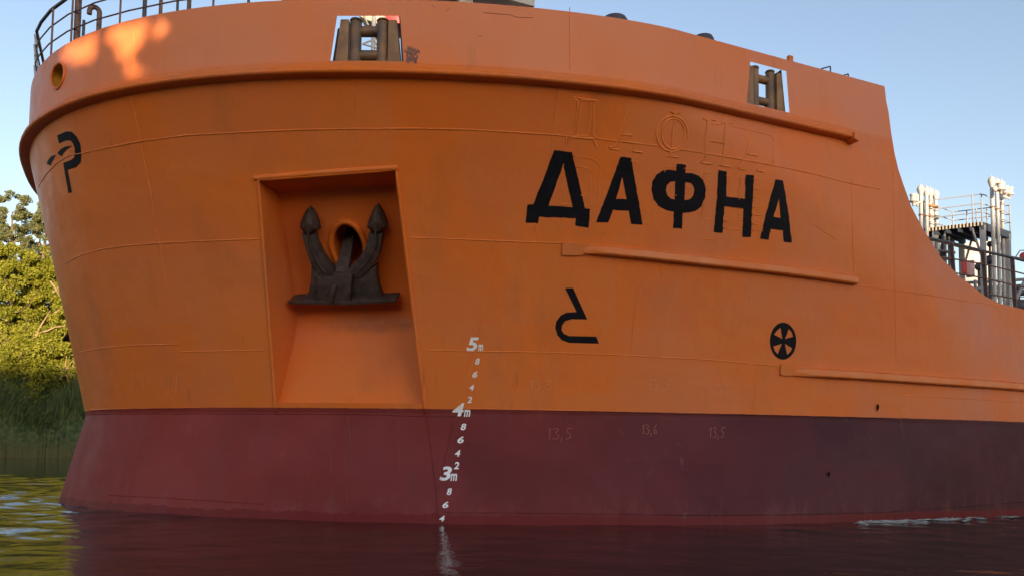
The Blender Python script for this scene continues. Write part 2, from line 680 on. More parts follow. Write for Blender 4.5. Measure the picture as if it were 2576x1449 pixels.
z_l = ZS-.05
s_end = float(to_ship(hit([(2138, 350)]))[0][0])
ss = np.concatenate([[.001, .01, .03, .06, .1, .16, .25, .35, .5, .7, .9], np.arange(1.1, s_end+1.1149, .22), [s_end+1.1149]])+float(lev(z_l)[0])
bb = half(ss, z_l)[0]
pp = to_world(ss, bb, z_l)
full = np.concatenate([mirror(pp)[::-1], pp])
prof = [(-.03, .185), (.0, .165), (.118, .04), (.135, .022), (.140, .014), (.137, .008), (.146, .0), (.150, -.02), (.140, -.045), (.11, -.058), (-.03, -.062)]
MB().sweep(frames(full), prof).build('rubbing_strake', M['hull'], ship, smooth=50)


def fender(px, prof, endcap):
    q = []
    for a, b_ in zip(px[:-1], px[1:]):
        q += [Lerp(a, b_, t) for t in np.linspace(0, 1, 12)[:-1]]
    q.append(px[-1])
    path = hit(q)
    fr = frames(path)
    for i_, sc_ in enumerate((.25, .45, .65, .82, .94)):
        p_, o_, u_ = fr[i_]
        fr[i_] = (p_, o_*sc_, u_)
    o = MB().sweep(fr, prof)
    ob = o.build('fender_bar', M['strake'], ship, smooth=30)
    # welded tongue plate at the forward end
    tip = hit(endcap)
    nn = hnorm(tip)
    MB().add(list(tip-nn*.02)+list(tip+nn*.035), [tuple(range(len(tip)))[::-1], tuple(range(len(tip), 2*len(tip)))] +
             [(i, (i+1) % len(tip), len(tip)+(i+1) % len(tip), len(tip)+i) for i in range(len(tip))]).build('end_plate', M['strake'], ob, smooth=0)
    return ob


RG7 = reg(1900, 850, 2.1467)
bar = [(-.02, .085), (.075, .035), (.095, .03), (.105, .0), (.105, -.065), (.085, -.085), (-.02, -.09)]
fender(RG7([(455, 105), (900, 148), (1400, 203), (1900, 258), (2300, 310), (2555, 348)]), bar,
       RG7([(290, 55), (400, 62), (480, 75), (518, 100), (510, 135), (480, 152), (400, 158), (285, 158)]))
RGB = reg(2600, 1130, 2.331)
far = []
fender(RGB([(615, 490), (1200, 523), (1800, 566), (2300, 600), (2576, 622)])+[(2700, 990), (2900, 1015)], bar,
       RGB([(520, 432), (590, 438), (640, 460), (662, 490), (640, 515), (600, 530), (540, 530), (512, 520)]))

# strake's closing plate
e = hit(RG7([(2555, 348)]))
for cpx in ([(2128, 342), (2139, 341), (2139, 365), (2128, 358)],):
    h_ = hit(cpx)
    o_ = np.array([hnorm(h_[0])[0], hnorm(h_[0])[1], 0])
    MB().prism(h_, o_, .0, .185).build('strake_end_plate', M['strake'], ship, smooth=0)


# ---- weld seams
def inside(p_, poly):
    c_ = False
    for (x1, y1), (x2, y2) in zip(poly, poly[1:]+poly[:1]):
        if (y1 > p_[1]) != (y2 > p_[1]) and p_[0] < (x2-x1)*(p_[1]-y1)/(y2-y1)+x1:
            c_ = not c_
    return c_


def seam(lines, r=.007, name='weld_seam', parent=None, off=.0015, material=None, n=6, dark=None):
    """weld beads; runs that cross the painted letters carry the letters' paint"""
    r = r*1.45
    for ln_ in lines:
        q = []
        for a, b_ in zip(ln_[:-1], ln_[1:]):
            k_ = max(2, int(math.hypot(b_[0]-a[0], b_[1]-a[1])/(5 if dark else 14))+1)
            q += [Lerp(a, b_, t) for t in np.linspace(0, 1, k_)[:-1]]
        q.append(ln_[-1])
        runs = [[q, 0]]
        if dark:
            fl = [any(inside(p_, o_) and not any(inside(p_, h_) for h_ in hs) for o_, hs in dark) for p_ in q]
            runs, st_ = [], 0
            for i in range(1, len(q)+1):
                if i == len(q) or fl[i] != fl[st_]:
                    runs.append([q[st_:min(i+1, len(q))], fl[st_]])
                    st_ = i
        for q_, blk in runs:
            if len(q_) < 2:
                continue
            h_ = hit(q_)
            m_ = material or (M['bead'] if h_[:, 2].mean() > ZPAINT+.03 else M['hull'])
            o2 = .003 if blk else off
            MB().tube(h_+hnorm(h_)*o2, (r*.6 if blk else r)*np.random.default_rng(3).uniform(.75, 1.2, len(h_)), n).build(name, M['black'] if blk else m_, parent or ship, smooth=60)


RA = reg(0, 0, 2.0699)
R6 = reg(1850, 320, 2.342)
L_ = [([(365, 525), (440, 533), (515, 545), (570, 780), (625, 1015), (665, 1022), (655, 1182), (543, 1165), (545, 1103), (235, 1090), (230, 1140), (122, 1138), (137, 985), (187, 985), (290, 720)], [[(440, 650), (315, 997), (520, 1008)]]),
      ([(925, 582), (1015, 590), (1060, 850), (1113, 1158), (1015, 1150), (993, 1040), (862, 1032), (822, 1138), (718, 1135), (820, 870)], [[(940, 755), (888, 940), (978, 942)]]),
      ([(1402, 643), (1478, 650), (1474, 720), (1530, 722), (1590, 745), (1630, 790), (1648, 860), (1640, 930), (1610, 1000), (1560, 1040), (1500, 1055), (1452, 1055), (1448, 1190), (1370, 1185), (1376, 1047), (1310, 1035),
        (1245, 1000), (1205, 940), (1188, 860), (1195, 790), (1230, 735), (1280, 700), (1335, 692), (1396, 700)],
       [[(1388, 788), (1345, 795), (1318, 825), (1308, 865), (1320, 910), (1350, 938), (1384, 945)], [(1474, 795), (1520, 805), (1545, 835), (1550, 865), (1540, 910), (1515, 940), (1466, 950)]]),
      ([(1753, 697), (1828, 708), (1820, 918), (1980, 938), (1985, 733), (2055, 740), (2045, 950), (2028, 1265), (1955, 1258), (1968, 1020), (1805, 1000), (1790, 1228), (1712, 1220), (1742, 930)], []),
      ([(2238, 773), (2303, 783), (2340, 1000), (2377, 1308), (2310, 1303), (2298, 1205), (2198, 1192), (2178, 1285), (2107, 1275), (2165, 1040)], [[(2265, 940), (2220, 1090), (2280, 1100)]])]


LD = [(R6(o_), [R6(h_) for h_ in hs]) for o_, hs in L_]
seam([RA([(290, 1400), (350, 1300), (430, 1220), (520, 1165), (640, 1145), (800, 1108), (1050, 1060), (1400, 1015), (1900, 988)])+[(760, 327), (900, 324.5), (1060, 324), (1180, 327)] +
      R6([(0, 372), (350, 395), (700, 425), (1240, 490), (1600, 545), (2100, 630), (2570, 728)])+[(2140, 462), (2215, 476)]], .0065)
seam([[(146, 682), (165, 662), (200, 643), (250, 628), (320, 618), (400, 612), (520, 606), (648, 602)], [(1029, 598), (1150, 602), (1286, 607.7), (1415, 612)]], .0065)
seam([[(204, 884), (260, 874), (330, 868), (450, 865)], [(455, 884), (560, 882), (668, 880)], [(1061, 879), (1180, 883), (1300, 884), (1420, 887), (1600, 894), (1780, 904), (1965, 921)]], .006)
seam([[(145+i, 1) for i in ()] or [(227, 1029.5), (325, 1028.5), (500, 1025)], [(1180, 1027), (1400, 1031), (1738, 1040), (2000, 1045), (2240, 1052)]], .007)
seam([[(222, 1040), (400, 1039), (700, 1040), (900, 1041), (1070, 1046), (1145, 1047)]], .008)
seam([[(272, 1244), (400, 1250), (661, 1267)], [(1112, 1288), (1400, 1290), (1738, 1295), (2016, 1293), (2219, 1287), (2400, 1275), (2576, 1261)]], .006)
seam([[(336, 66), (337, 130), (337, 196)], [(1433, 20), (1433, 100), (1434, 176)], [(329, 246), (345, 310), (353, 353), (366, 420), (380, 487), (393, 580), (402, 612)],
      [(402, 612), (414, 680), (421, 760)]], .005)
seam([R6([(395, 5), (372, 200), (350, 390), (335, 500)]), R6([(335, 500), (270, 850), (235, 1090), (215, 1150), (200, 1297)]), [(1245, 610), (1228, 720), (1210, 820), (1204, 845)],
      [(1195, 885), (1175, 960), (1165, 1000)], [(1140, 1060), (1120, 1150), (1100, 1250), (1095, 1285)], RG7([(905, 225), (870, 480), (840, 700), (815, 950)]), RG7([(1810, 1020), (1790, 1200), (1765, 1370)])], .004, dark=LD)
seam([[(1074, 1046), (1083, 1120), (1096, 1220), (1103, 1300)]], .007)
seam([[(2142, 452), (2145, 600), (2148, 688)], [(2245, 390), (2249, 600), (2252, 760), (2255, 915)], [(2150, 716), (2290, 735), (2430, 757), (2510, 768)],
      [(2040, 560), (2103, 603)], RGB([(1500, 693), (2000, 722), (2576, 752)])], .004)

# ---- lettering in weld bead under the paint (older names)
R4 = reg(2050, 340, 3.4347)
B1 = [[(525, 78), (740, 108)], [(530, 97), (550, 100), (562, 112), (548, 250), (530, 350), (510, 390), (470, 400), (466, 480), (500, 415), (600, 422), (685, 432), (702, 445), (722, 500)],
      [(588, 130), (575, 250), (555, 390)], [(585, 108), (600, 100), (660, 106)], [(672, 112), (668, 250), (660, 350), (640, 402), (545, 402)], [(735, 118), (708, 125), (700, 250), (695, 400), (730, 418)],
      [(992, 130), (940, 330), (900, 440), (880, 488), (832, 500), (835, 513), (910, 523)], [(920, 390), (1025, 400)], [(1045, 480), (1040, 520), (1025, 534), (1110, 546)],
      [(1378, 260), (1366, 385), (1358, 500), (1345, 560), (1320, 575), (1415, 586)], [(1340, 197), (1368, 205), (1378, 225), (1400, 208), (1440, 208)],
      [(1660, 285), (1650, 400), (1640, 590), (1600, 630), (1700, 645)], [(1812, 300), (1805, 450), (1795, 600), (1762, 652), (1860, 666)], [(1685, 448), (1800, 464)],
      [(1625, 258), (1662, 272)], [(1700, 270), (1735, 276)], [(1700, 300), (1790, 308)], [(1780, 288), (1812, 296)], [(1850, 296), (1876, 300)],
      [(2042, 345), (1992, 560), (1962, 645), (1925, 675), (1928, 684), (1990, 690)], [(2000, 556), (2080, 574)], [(2098, 650), (2072, 698), (2137, 708)],
      ]
th_ = np.linspace(0, 2*math.pi, 40)
B1.append([(1362+133*math.cos(a)+14*math.cos(a)*0, 388+150*math.sin(a)) for a in th_])
B1.append([(1372+98*math.cos(a), 388+130*math.sin(a)) for a in th_])
B2 = [[(1850, 318), (2120, 380), (2200, 402), (2230, 450), (2222, 640)], [(450, 570), (680, 595), (730, 620), (758, 675), (735, 930), (710, 975), (650, 998), (410, 978), (425, 800), (450, 570)], [(545, 662), (650, 676), (682, 705), (662, 880), (625, 910), (510, 900)],
      [(1080, 625), (992, 618), (825, 1005)], [(975, 865), (1065, 873)], [(1110, 1030), (1180, 1036)], [(1530, 688), (1305, 660), (1275, 1055), (1340, 1060)], [(1370, 750), (1520, 770)], [(1390, 830), (1522, 846)],
      [(1365, 905), (1522, 923)], [(1705, 722), (1635, 715), (1618, 1105), (1680, 1110)], [(1860, 746), (1800, 738), (1790, 930)], [(1790, 1125), (1842, 1128)], [(2120, 776), (1940, 755), (1922, 1140), (1960, 1143)],
      [(2055, 855), (2122, 861)], [(1985, 915), (2115, 929)], [(2045, 1003), (2118, 1010)], [(1980, 1065), (2115, 1081)], [(2030, 1148), (2115, 1158)], [(1740, 1180), (2200, 1215)], [(1600, 1275), (1740, 1285), (1745, 1260)]]
seam([R6(l) for l in B1], .0092, 'raised_letter_bead', n=5)
seam([R6(l) for l in B2], .0048, 'old_letter_bead', n=5, dark=LD)


# ---- painted marks lie on the plating
def decal(name, polys, material, off=.004, step=14, parent=None, proj_fn=None):
    """polys: [(outer, [holes])] in photo pixels, laid onto the hull"""
    bm = bmesh.new()
    for outer, holes in polys:
        loops = [[Vector((x, y, 0)) for x, y in l] for l in [outer]+holes]
        flat = [v for l in loops for v in l]
        vs = [bm.verts.new(v) for v in flat]
        for t in geometry.tessellate_polygon(loops):
            try:
                bm.faces.new([vs[i] for i in t])
            except ValueError:
                pass
    if step:
        xs = [v.co.x for v in bm.verts]
        ys = [v.co.y for v in bm.verts]
        for axis, lo, hi in ((0, min(xs), max(xs)), (1, min(ys), max(ys))):
            c_ = lo+step
            while c_ < hi:
                no = (1, 0, 0) if axis == 0 else (0, 1, 0)
                pc = (c_, 0, 0) if axis == 0 else (0, c_, 0)
                bmesh.ops.bisect_plane(bm, geom=bm.verts[:]+bm.edges[:]+bm.faces[:], plane_co=pc, plane_no=no)
                c_ += step
    px = [(v.co.x, v.co.y) for v in bm.verts]
    h_ = (proj_fn or hit)(px)
    h_ = h_+hnorm(h_)*off
    for v, p_ in zip(bm.verts, h_):
        v.co = p_
    bm.normal_update()
    for f in bm.faces:
        c_ = np.array(f.calc_center_median())
        if np.array(f.normal)@(EYE-c_) < 0:
            f.normal_flip()
    me = bpy.data.meshes.new(name)
    bm.to_mesh(me)
    bm.free()
    me.materials.append(material)
    me.shade_smooth()
    return link(name, me, parent or ship)


def rough_edges(poly, amp, sd):
    """hand-painted edge: small wander between corners"""
    rg = np.random.default_rng(sd)
    out = []
    for (a, b_) in zip(poly, poly[1:]+poly[:1]):
        n_ = max(1, int(math.hypot(b_[0]-a[0], b_[1]-a[1])/30))
        for i in range(n_):
            p_ = Lerp(a, b_, i/n_)
            out.append((p_[0]+rg.normal()*amp, p_[1]+rg.normal()*amp))
    return out


for i, (o_, hs) in enumerate(L_):
    decal('name_letter', [(R6(rough_edges(o_, 1.6, i)), [R6(rough_edges(h_, 1.6, i+9)) for h_ in hs])], M['black'])
decal('bulb_mark', [(RG7([(310, 412), (372, 412), (482, 655), (360, 652), (310, 668), (285, 705), (283, 740), (300, 765), (340, 783), (552, 787), (574, 842), (340, 835), (285, 815), (250, 775), (234, 720), (242, 670), (275, 625), (320, 602), (400, 597)]), [])], M['black'])
el = lambda rx, ry: [(543+rx*math.cos(a), 240+ry*math.sin(a)) for a in np.linspace(0, 2*math.pi, 40, endpoint=False)]
decal('thruster_mark', [(RGB(el(111, 156)), [RGB(h_) for h_ in ([(537, 222), (500, 203), (467, 185), (490, 152), (521, 127)], [(560, 222), (576, 180), (590, 137), (615, 165), (627, 203)],
                                                               [(534, 262), (497, 274), (459, 285), (475, 325), (497, 350)], [(558, 262), (577, 355), (606, 330), (620, 300)])])], M['black'])
RQ = reg(80, 450, 5.3667)
decal('bow_mark', [(RQ([(683, 220), (860, 145), (965, 150), (1060, 240), (1130, 380), (1155, 560), (1145, 730), (1055, 835), (885, 890), (930, 1110), (970, 1325), (905, 1345), (850, 1050), (800, 755), (960, 695), (1010, 655), (1030, 580), (1025, 470), (990, 370), (940, 318), (850, 320), (720, 380)]), []),
                   (RQ([(685, 570), (750, 490), (840, 440), (975, 420), (870, 490), (810, 555), (775, 628)]), []),
                   (RQ([(478, 765), (515, 690), (570, 625), (660, 595), (610, 690), (570, 750), (555, 812)]), [])], M['black'], step=8)


def glyph_decal(ch, box, name='draft_mark', shear=.22, material=None, bold=.03):
    """a numeral fitted into a pixel box on the plating"""
    cu = bpy.data.curves.new('g', 'FONT')
    cu.body = ch
    cu.offset = bold
    cu.resolution_u = 5
    ob = bpy.data.objects.new('g', cu)
    COL.objects.link(ob)
    bpy.context.view_layer.update()
    me = bpy.data.meshes.new_from_object(ob.evaluated_get(bpy.context.evaluated_depsgraph_get()))
    bpy.data.objects.remove(ob)
    c_ = np.array([v.co[:2] for v in me.vertices])
    c_[:, 0] += shear*c_[:, 1]
    lo, hi = c_.min(0), c_.max(0)
    (xa, ya), (xb, yb) = box
    px = np.stack([xa+(c_[:, 0]-lo[0])/(hi[0]-lo[0])*(xb-xa), yb-(c_[:, 1]-lo[1])/(hi[1]-lo[1])*(yb-ya)], 1)
    h_ = hit(px)
    h_ = h_+hnorm(h_)*.005
    for v, p_ in zip(me.vertices, h_):
        v.co = p_
    me.materials.clear()
    me.materials.append(material or M['white'])
    me.name = name
    return link(name, me, ship)


RD = reg(1500, 1200, 1.9066)
for ch, b_ in (('5', [(357, 38), (443, 133)]), ('m', [(438, 86), (473, 136)]), ('8', [(417, 183), (450, 226)]), ('6', [(398, 272), (434, 315)]), ('4', [(377, 362), (411, 405)]), ('2', [(362, 445), (397, 490)]),
               ('4', [(260, 490), (343, 582)]), ('m', [(340, 535), (385, 585)]), ('8', [(318, 632), (357, 678)]), ('6', [(295, 720), (340, 768)]), ('4', [(278, 815), (316, 860)]), ('2', [(270, 897), (308, 947)]),
               ('3', [(172, 928), (258, 1026)]), ('m', [(247, 977), (294, 1027)]), ('8', [(222, 1078), (258, 1125)]), ('6', [(192, 1170), (234, 1215)]), ('4', [(170, 1267), (208, 1307)])):
    glyph_decal(ch, RD(b_))


def scrawl(lines, name='chalk_number', wd=.004, material=None):
    mb = MB()
    for l in lines:
        q = []
        for a, b_ in zip(l[:-1], l[1:]):
            q += [Lerp(a, b_, t) for t in (0, .5)]
        q.append(l[-1])
        h_ = hit(q)
        mb.tube(h_+hnorm(h_)*.001, wd, 4)
    return mb.build(name, material or M['chalk'], ship, smooth=0)


def digits(txt, x, y, sx, sy):
    D = {'1': [[(.2, .25), (.5, 0), (.35, 1)]], '3': [[(.05, .1), (.5, 0), (.7, .15), (.3, .42), (.75, .65), (.5, 1), (.0, .92)]], '5': [[(.95, .0), (.35, .03), (.25, .4), (.65, .5), (.6, .85), (.1, 1)]],
         '6': [[(.6, 0), (.2, .5), (.25, .95), (.6, .9), (.6, .6), (.25, .6)]], '4': [[(.3, .0), (.1, .55), (.75, .55)], [(.65, .1), (.6, 1.1)]], ',': [[(.15, .85), (.0, 1.25)]]}
    out = []
    for ch in txt:
        for l in D[ch]:
            out.append([(x+a*sx, y+b_*sy) for a, b_ in l])
        x += sx*(.72 if ch == '1' else .45 if ch == ',' else .95)
    return out


for t_, x_, y_, a_, b_ in (('13,3', 1330, 955, 20, 26), ('13,5', 1628, 954, 20, 26), ('13,5', 1794, 965, 14, 24), ('13,5', 1374, 1076, 22, 28), ('13,6', 1613, 1067, 14, 24), ('13,5', 1782, 1074, 14, 26)):
    scrawl(digits(t_, x_, y_, a_, b_), wd=.0038, material=M['chalk'] if y_ < 1030 else M['chalk_red'])
scrawl([[(335, 940), (332, 975)], [(350, 938), (346, 960), (356, 955)], [(362, 940), (358, 978)], [(415, 950), (412, 975)], [(428, 948), (424, 970), (436, 965)], [(445, 940), (442, 990)]], wd=.003)
M['salt'] = mat('salt_runs', (.24, .07, .06), .8, .25, 30.)
for l in ([(872, 1046), (880, 1090), (868, 1160), (873, 1275)], [(876, 1050), (884, 1120), (879, 1200)], [(830, 1100), (833, 1190)], [(1000, 1060), (1004, 1180)]):
    scrawl([l], 'salt_run', .0035, M['salt'])
# scraped patch and a crack in the bulwark paint
RS = reg(1400, 0, 3.22)
rg = np.random.default_rng(5)
sp = []
for i in range(46):
    cx, cy = 290+rg.normal()*46, rg.uniform(560, 715)
    hh = rg.uniform(30, 75)*(1-abs(cx-290)/130)
    ww = rg.uniform(8, 18)
    sp.append((RS([(cx-ww, cy+hh*.6), (cx-ww*.6, cy-hh*.5), (cx+ww*.3, cy-hh*.8), (cx+ww, cy+hh*.1), (cx+ww*.8, cy+hh*.7)]), []))
decal('scraped_patch', sp, M['scuff'], .0035, 0)
scrawl([RS([(1120, 152), (1230, 160), (1330, 170), (1420, 176), (1520, 206), (1700, 212)])], 'paint_crack', .004, M['scuff'])
scrawl([RS([(683, 135), (735, 97)]), RS([(525, 55), (560, 105)]), RS([(1490, 95), (1540, 75)]), RS([(1060, 425), (1110, 430)])], 'paint_crack', .003, M['scuff'])

# ---- anchor pocket
tb = np.linspace(0, 1, 15)
Lb, Rb = Lf+dv[:, None]*din, Rf+dv[:, None]*din


def pocket_pt(u, v):
    u, v = np.broadcast_arrays(np.asarray(u, float), np.asarray(v, float))
    A = np.stack([np.interp(v, vv, Lb[:, i]) for i in range(3)], -1)
    B = np.stack([np.interp(v, vv, Rb[:, i]) for i in range(3)], -1)
    return A+(B-A)*u[..., None]


UU, VV = np.meshgrid(np.linspace(0, 1, 90), np.linspace(0, 1, 150), indexing='ij')
gp = pocket_pt(UU, VV)
gx, gy = proj(gp)


def pocket_hit(px, py):
    i = np.argmin((gx-px)**2+(gy-py)**2)
    return gp.reshape(-1, 3)[i], UU.ravel()[i], VV.ravel()[i]


RH = reg(1040, 720, 3.6214)
hc, hu, hv = pocket_hit(*RH([(800, 615)])[0])
hx = 43./F*13.4
hz = 55./F*13.4
hole_uv = []
ringp = []
wid = np.linalg.norm(pocket_pt(1, hv)-pocket_pt(0, hv))
hgt = abs(pocket_pt(hu, 1)[2]-pocket_pt(hu, 0)[2])
for a in np.linspace(0, 2*math.pi, 32, endpoint=False):
    uvp = (hu+hx/wid*math.cos(a), hv+hz/hgt*math.sin(a)-.035*math.cos(a)*0)
    hole_uv.append(uvp)
    ringp.append(pocket_pt(*uvp))
ringp = np.array(ringp)
bm = bmesh.new()
outer = [(u, 0) for u in np.linspace(0, 1, 15)]+[(1, v) for v in vv[1:]]+[(u, 1) for u in np.linspace(1, 0, 15)[1:]]+[(0, v) for v in vv[::-1][1:-1]]
loops = [[Vector((u, v, 0)) for u, v in l] for l in (outer, hole_uv)]
vs = [bm.verts.new(v) for l in loops for v in l]
for t in geometry.tessellate_polygon(loops):
    bm.faces.new([vs[i] for i in t])
for axis in (0, 1):
    for c_ in np.linspace(0, 1, 26)[1:-1]:
        bmesh.ops.bisect_plane(bm, geom=bm.verts[:]+bm.edges[:]+bm.faces[:], plane_co=(c_, c_, 0), plane_no=(1, 0, 0) if axis == 0 else (0, 1, 0))
for v in bm.verts:
    v.co = pocket_pt(v.co.x, v.co.y)
# side walls and ceiling
for A_, B_ in ((Lf, Lb), (Rf, Rb)):
    prev = None
    for i in range(len(vv)):
        row = [bm.verts.new(A_[i]+(B_[i]-A_[i])*t) for t in np.linspace(0, 1, 6)]
        if prev:
            for j in range(5):
                try:
                    bm.faces.new((prev[j], prev[j+1], row[j+1], row[j]))
                except ValueError:
                    pass
        prev = row
row0 = [bm.verts.new(p_) for p_ in hit([Lerp(TLp, TRp, t) for t in np.linspace(0, 1, 15)])]
row1 = [bm.verts.new(pocket_pt(u, 0)) for u in np.linspace(0, 1, 15)]
for i in range(14):
    bm.faces.new((row0[i], row0[i+1], row1[i+1], row1[i]))
me = bpy.data.meshes.new('anchor_pocket')
bm.to_mesh(me)
bm.free()
me.materials.append(M['hull'])
me.shade_smooth()
me.set_sharp_from_angle(angle=R(30))
pocket = link('anchor_pocket', me, ship)
# rounded bar round the recess
tl = [Lerp(BLp, TLp, t) for t in np.linspace(0, 1, 24)]+[Lerp(TLp, TRp, t) for t in np.linspace(0, 1, 14)[1:]]+[Lerp(TRp, BRp, t) for t in np.linspace(0, 1, 24)[1:]]
MB().tube(hit(tl), .028, 10).build('pocket_trim', M['hull'], pocket, smooth=60)
MB().tube(hit([(640, 449), (760, 439), (880, 430), (1001, 423)]), .04, 10).build('pocket_lip', M['hull'], pocket, smooth=60)
# hawse pipe: ring and tube leading up into the forecastle
bn = np.array([-din[0], -din[1], 0])
MB().tube(ringp+bn*.02, .05, 12, closed=True).build('hawse_ring', M['orange'], pocket, smooth=80)
hdir = din*.8+np.array([0, 0, .6])
hdir /= np.linalg.norm(hdir)
tv = [p_+hdir*t for t in (0, .3, .7, 1.2) for p_ in ringp]
fs = [(i*32+j, i*32+(j+1) % 32, (i+1)*32+(j+1) % 32, (i+1)*32+j) for i in range(3) for j in range(32)]+[tuple(96+j for j in range(32))]
MB().add(tv, fs).build('hawse_pipe', M['orange'], pocket, smooth=60)
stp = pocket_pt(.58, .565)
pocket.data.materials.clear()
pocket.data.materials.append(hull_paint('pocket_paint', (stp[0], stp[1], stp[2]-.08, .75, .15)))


# ---- anchors
def make_anchor(name, xf, label):
    """stockless anchor traced in its own plane, then given real thickness; xf maps world points (identity or mirror)"""
    w1_, w2_ = pocket_pt(.5, .10), pocket_pt(.5, .54)
    e3_ = np.cross(pocket_pt(.9, .3)-pocket_pt(.1, .3), w1_-w2_)
    e3_ /= np.linalg.norm(e3_)
    e3_ = e3_ if e3_@bn > 0 else -e3_
    P0_ = pocket_pt(.5, .3)+e3_*.24
    d_all = lambda px: [(EYE+r_*(((P0_-EYE)@e3_)/(r_@e3_))) for r_ in rays(px)]
    T = lambda pts: [xf(p_) for p_ in pts]
    mir = xf(np.array([1., 2, 3]))[0] != 1.
    e3 = xf(P0_+e3_)-xf(P0_)
    up = np.array([0, 0, 1.])
    root = empty(name, tuple(xf(np.array(d_all(RH([(760, 1300)])[0:1])[0]))), label, 'anchor', 'bow anchors')
    pl = lambda pts: T(d_all(RH(pts)))
    arms = MB()
    la = [(600, 880), (640, 960), (590, 985), (440, 960), (400, 925), (330, 850), (295, 750), (235, 560), (205, 440), (290, 470), (380, 450), (400, 560), (460, 690), (530, 800)]
    ra = [(640, 960), (800, 925), (850, 860), (950, 770), (1020, 650), (1070, 540), (1080, 430), (1170, 460), (1255, 430), (1245, 560), (1215, 700), (1150, 830), (1070, 920), (960, 1020), (880, 1000)]
    arms.prism(pl(la), e3, -.10, .09)
    arms.build('arm', M['anchor'], root, bevel=.012, smooth=50)
    arms = MB()
    arms.prism(pl(ra), e3, -.10, .09)
    arms.build('arm', M['anchor'], root, bevel=.012, smooth=50)
    for rib in ([(300, 480), (320, 600), (370, 720), (440, 850), (500, 940)], [(1190, 470), (1170, 600), (1110, 740), (1010, 860), (920, 960)]):
        pts = np.array(pl(rib))+e3*.09
        MB().tube(pts, .022, 6).build('rib', M['anchor'], root, smooth=60)
    for fl, ridge in (([(290, 100), (330, 150), (375, 230), (405, 310), (425, 400), (380, 420), (345, 470), (300, 490), (250, 475), (205, 430), (165, 385), (170, 320), (205, 230), (245, 150)], [(290, 105), (285, 300), (300, 480)]),
                      ([(1180, 70), (1215, 120), (1265, 220), (1300, 310), (1308, 370), (1265, 415), (1230, 455), (1175, 470), (1115, 440), (1075, 400), (1040, 375), (1055, 300), (1090, 210), (1140, 110)], [(1180, 75), (1180, 280), (1175, 460)])):
        base = np.array(pl(fl))
        cen = base.mean(0)
        rid = np.array(pl(ridge))+e3*.15
        mbf = MB()
        k_ = len(base)
        inner = cen+(base-cen)*.62+e3*.10
        back = base-e3*.10
        vs_ = list(base)+list(inner)+list(back)+[cen+(np.array(pl([ridge[1]]))[0]-cen)+e3*.14]
        fs_ = [(i, (i+1) % k_, k_+(i+1) % k_, k_+i) for i in range(k_)]+[(i, 2*k_+i, 2*k_+(i+1) % k_, (i+1) % k_) for i in range(k_)]
        fs_ += [tuple(2*k_+i for i in range(k_))[::-1]]+[(k_+i, k_+(i+1) % k_, 3*k_) for i in range(k_)]
        mbf.add(vs_, fs_).build('fluke', M['anchor'], root, bevel=.008, smooth=35)
        MB().tube(rid[1:]-e3*.03, [.03, .015], 6).build('rib', M['anchor'], root, smooth=60)
    # shank runs from the crown up into the hawse pipe
    a_ = np.array(d_all(RH([(730, 965)]))[0])+e3_*.06
    pb_ = RH([(838, 400)])[0]
    b_ = at(pb_[0], pb_[1], float((hc-EYE)@fw)+.35)
    sx = np.array(d_all(RH([(850, 965)]))[0])-np.array(d_all(RH([(690, 965)]))[0])
    sx = sx/np.linalg.norm(sx)*.098
    dn = np.cross(sx, b_-a_)
    dn = dn/np.linalg.norm(dn)*.055
    q = [a_+sx*1.08+dn, a_-sx*1.08+dn, a_-sx*1.08-dn, a_+sx*1.08-dn]
    q2 = [b_+sx*.8+dn, b_-sx*.8+dn, b_-sx*.8-dn, b_+sx*.8-dn]
    MB().add(T(q+q2), [(0, 1, 2, 3), (7, 6, 5, 4), (0, 4, 5, 1), (1, 5, 6, 2), (2, 6, 7, 3), (3, 7, 4, 0)]).build('shank', M['anchor'], root, bevel=.012, smooth=40)
    cr = [(440, 960), (570, 985), (625, 985), (640, 940), (800, 925), (880, 960), (865, 1100), (850, 1330), (420, 1300), (430, 1100)]
    MB().prism(pl(cr), e3, -.12, .19).build('crown', M['anchor'], root, bevel=.01, smooth=40)
    for sd in ([(325, 880), (440, 970), (425, 1300), (225, 1290), (290, 1200), (315, 1080)], [(1180, 850), (1175, 1000), (1200, 1150), (1255, 1290), (860, 1310), (875, 1000), (960, 1010), (1060, 930)]):
        MB().prism(pl(sd), e3, -.13, .06).build('cheek', M['anchor'], root, bevel=.015, smooth=40)
    MB().prism(pl([(640, 1070), (690, 1070), (620, 1320), (575, 1290)]), e3, .15, .25).build('web', M['anchor'], root, bevel=.01, smooth=40)
    MB().prism(pl([(1030, 1060), (1060, 1060), (1120, 1270), (1080, 1280)]), e3, .04, .085).build('web', M['anchor'], root, bevel=.008, smooth=40)
    pal = [(50, 1300), (130, 1285), (420, 1280), (850, 1285), (1240, 1272), (1452, 1262), (1455, 1295), (1300, 1310), (1000, 1328), (850, 1335), (500, 1330), (250, 1325), (70, 1325)]
    MB().prism(pl(pal), e3, -.16, .20).build('tripping_palm', M['anchor'], root, bevel=.008, smooth=40)
    return root


make_anchor('anchor', lambda p_: np.asarray(p_, float), 'dark rusty stockless anchor housed in the orange recess under its hawse pipe')

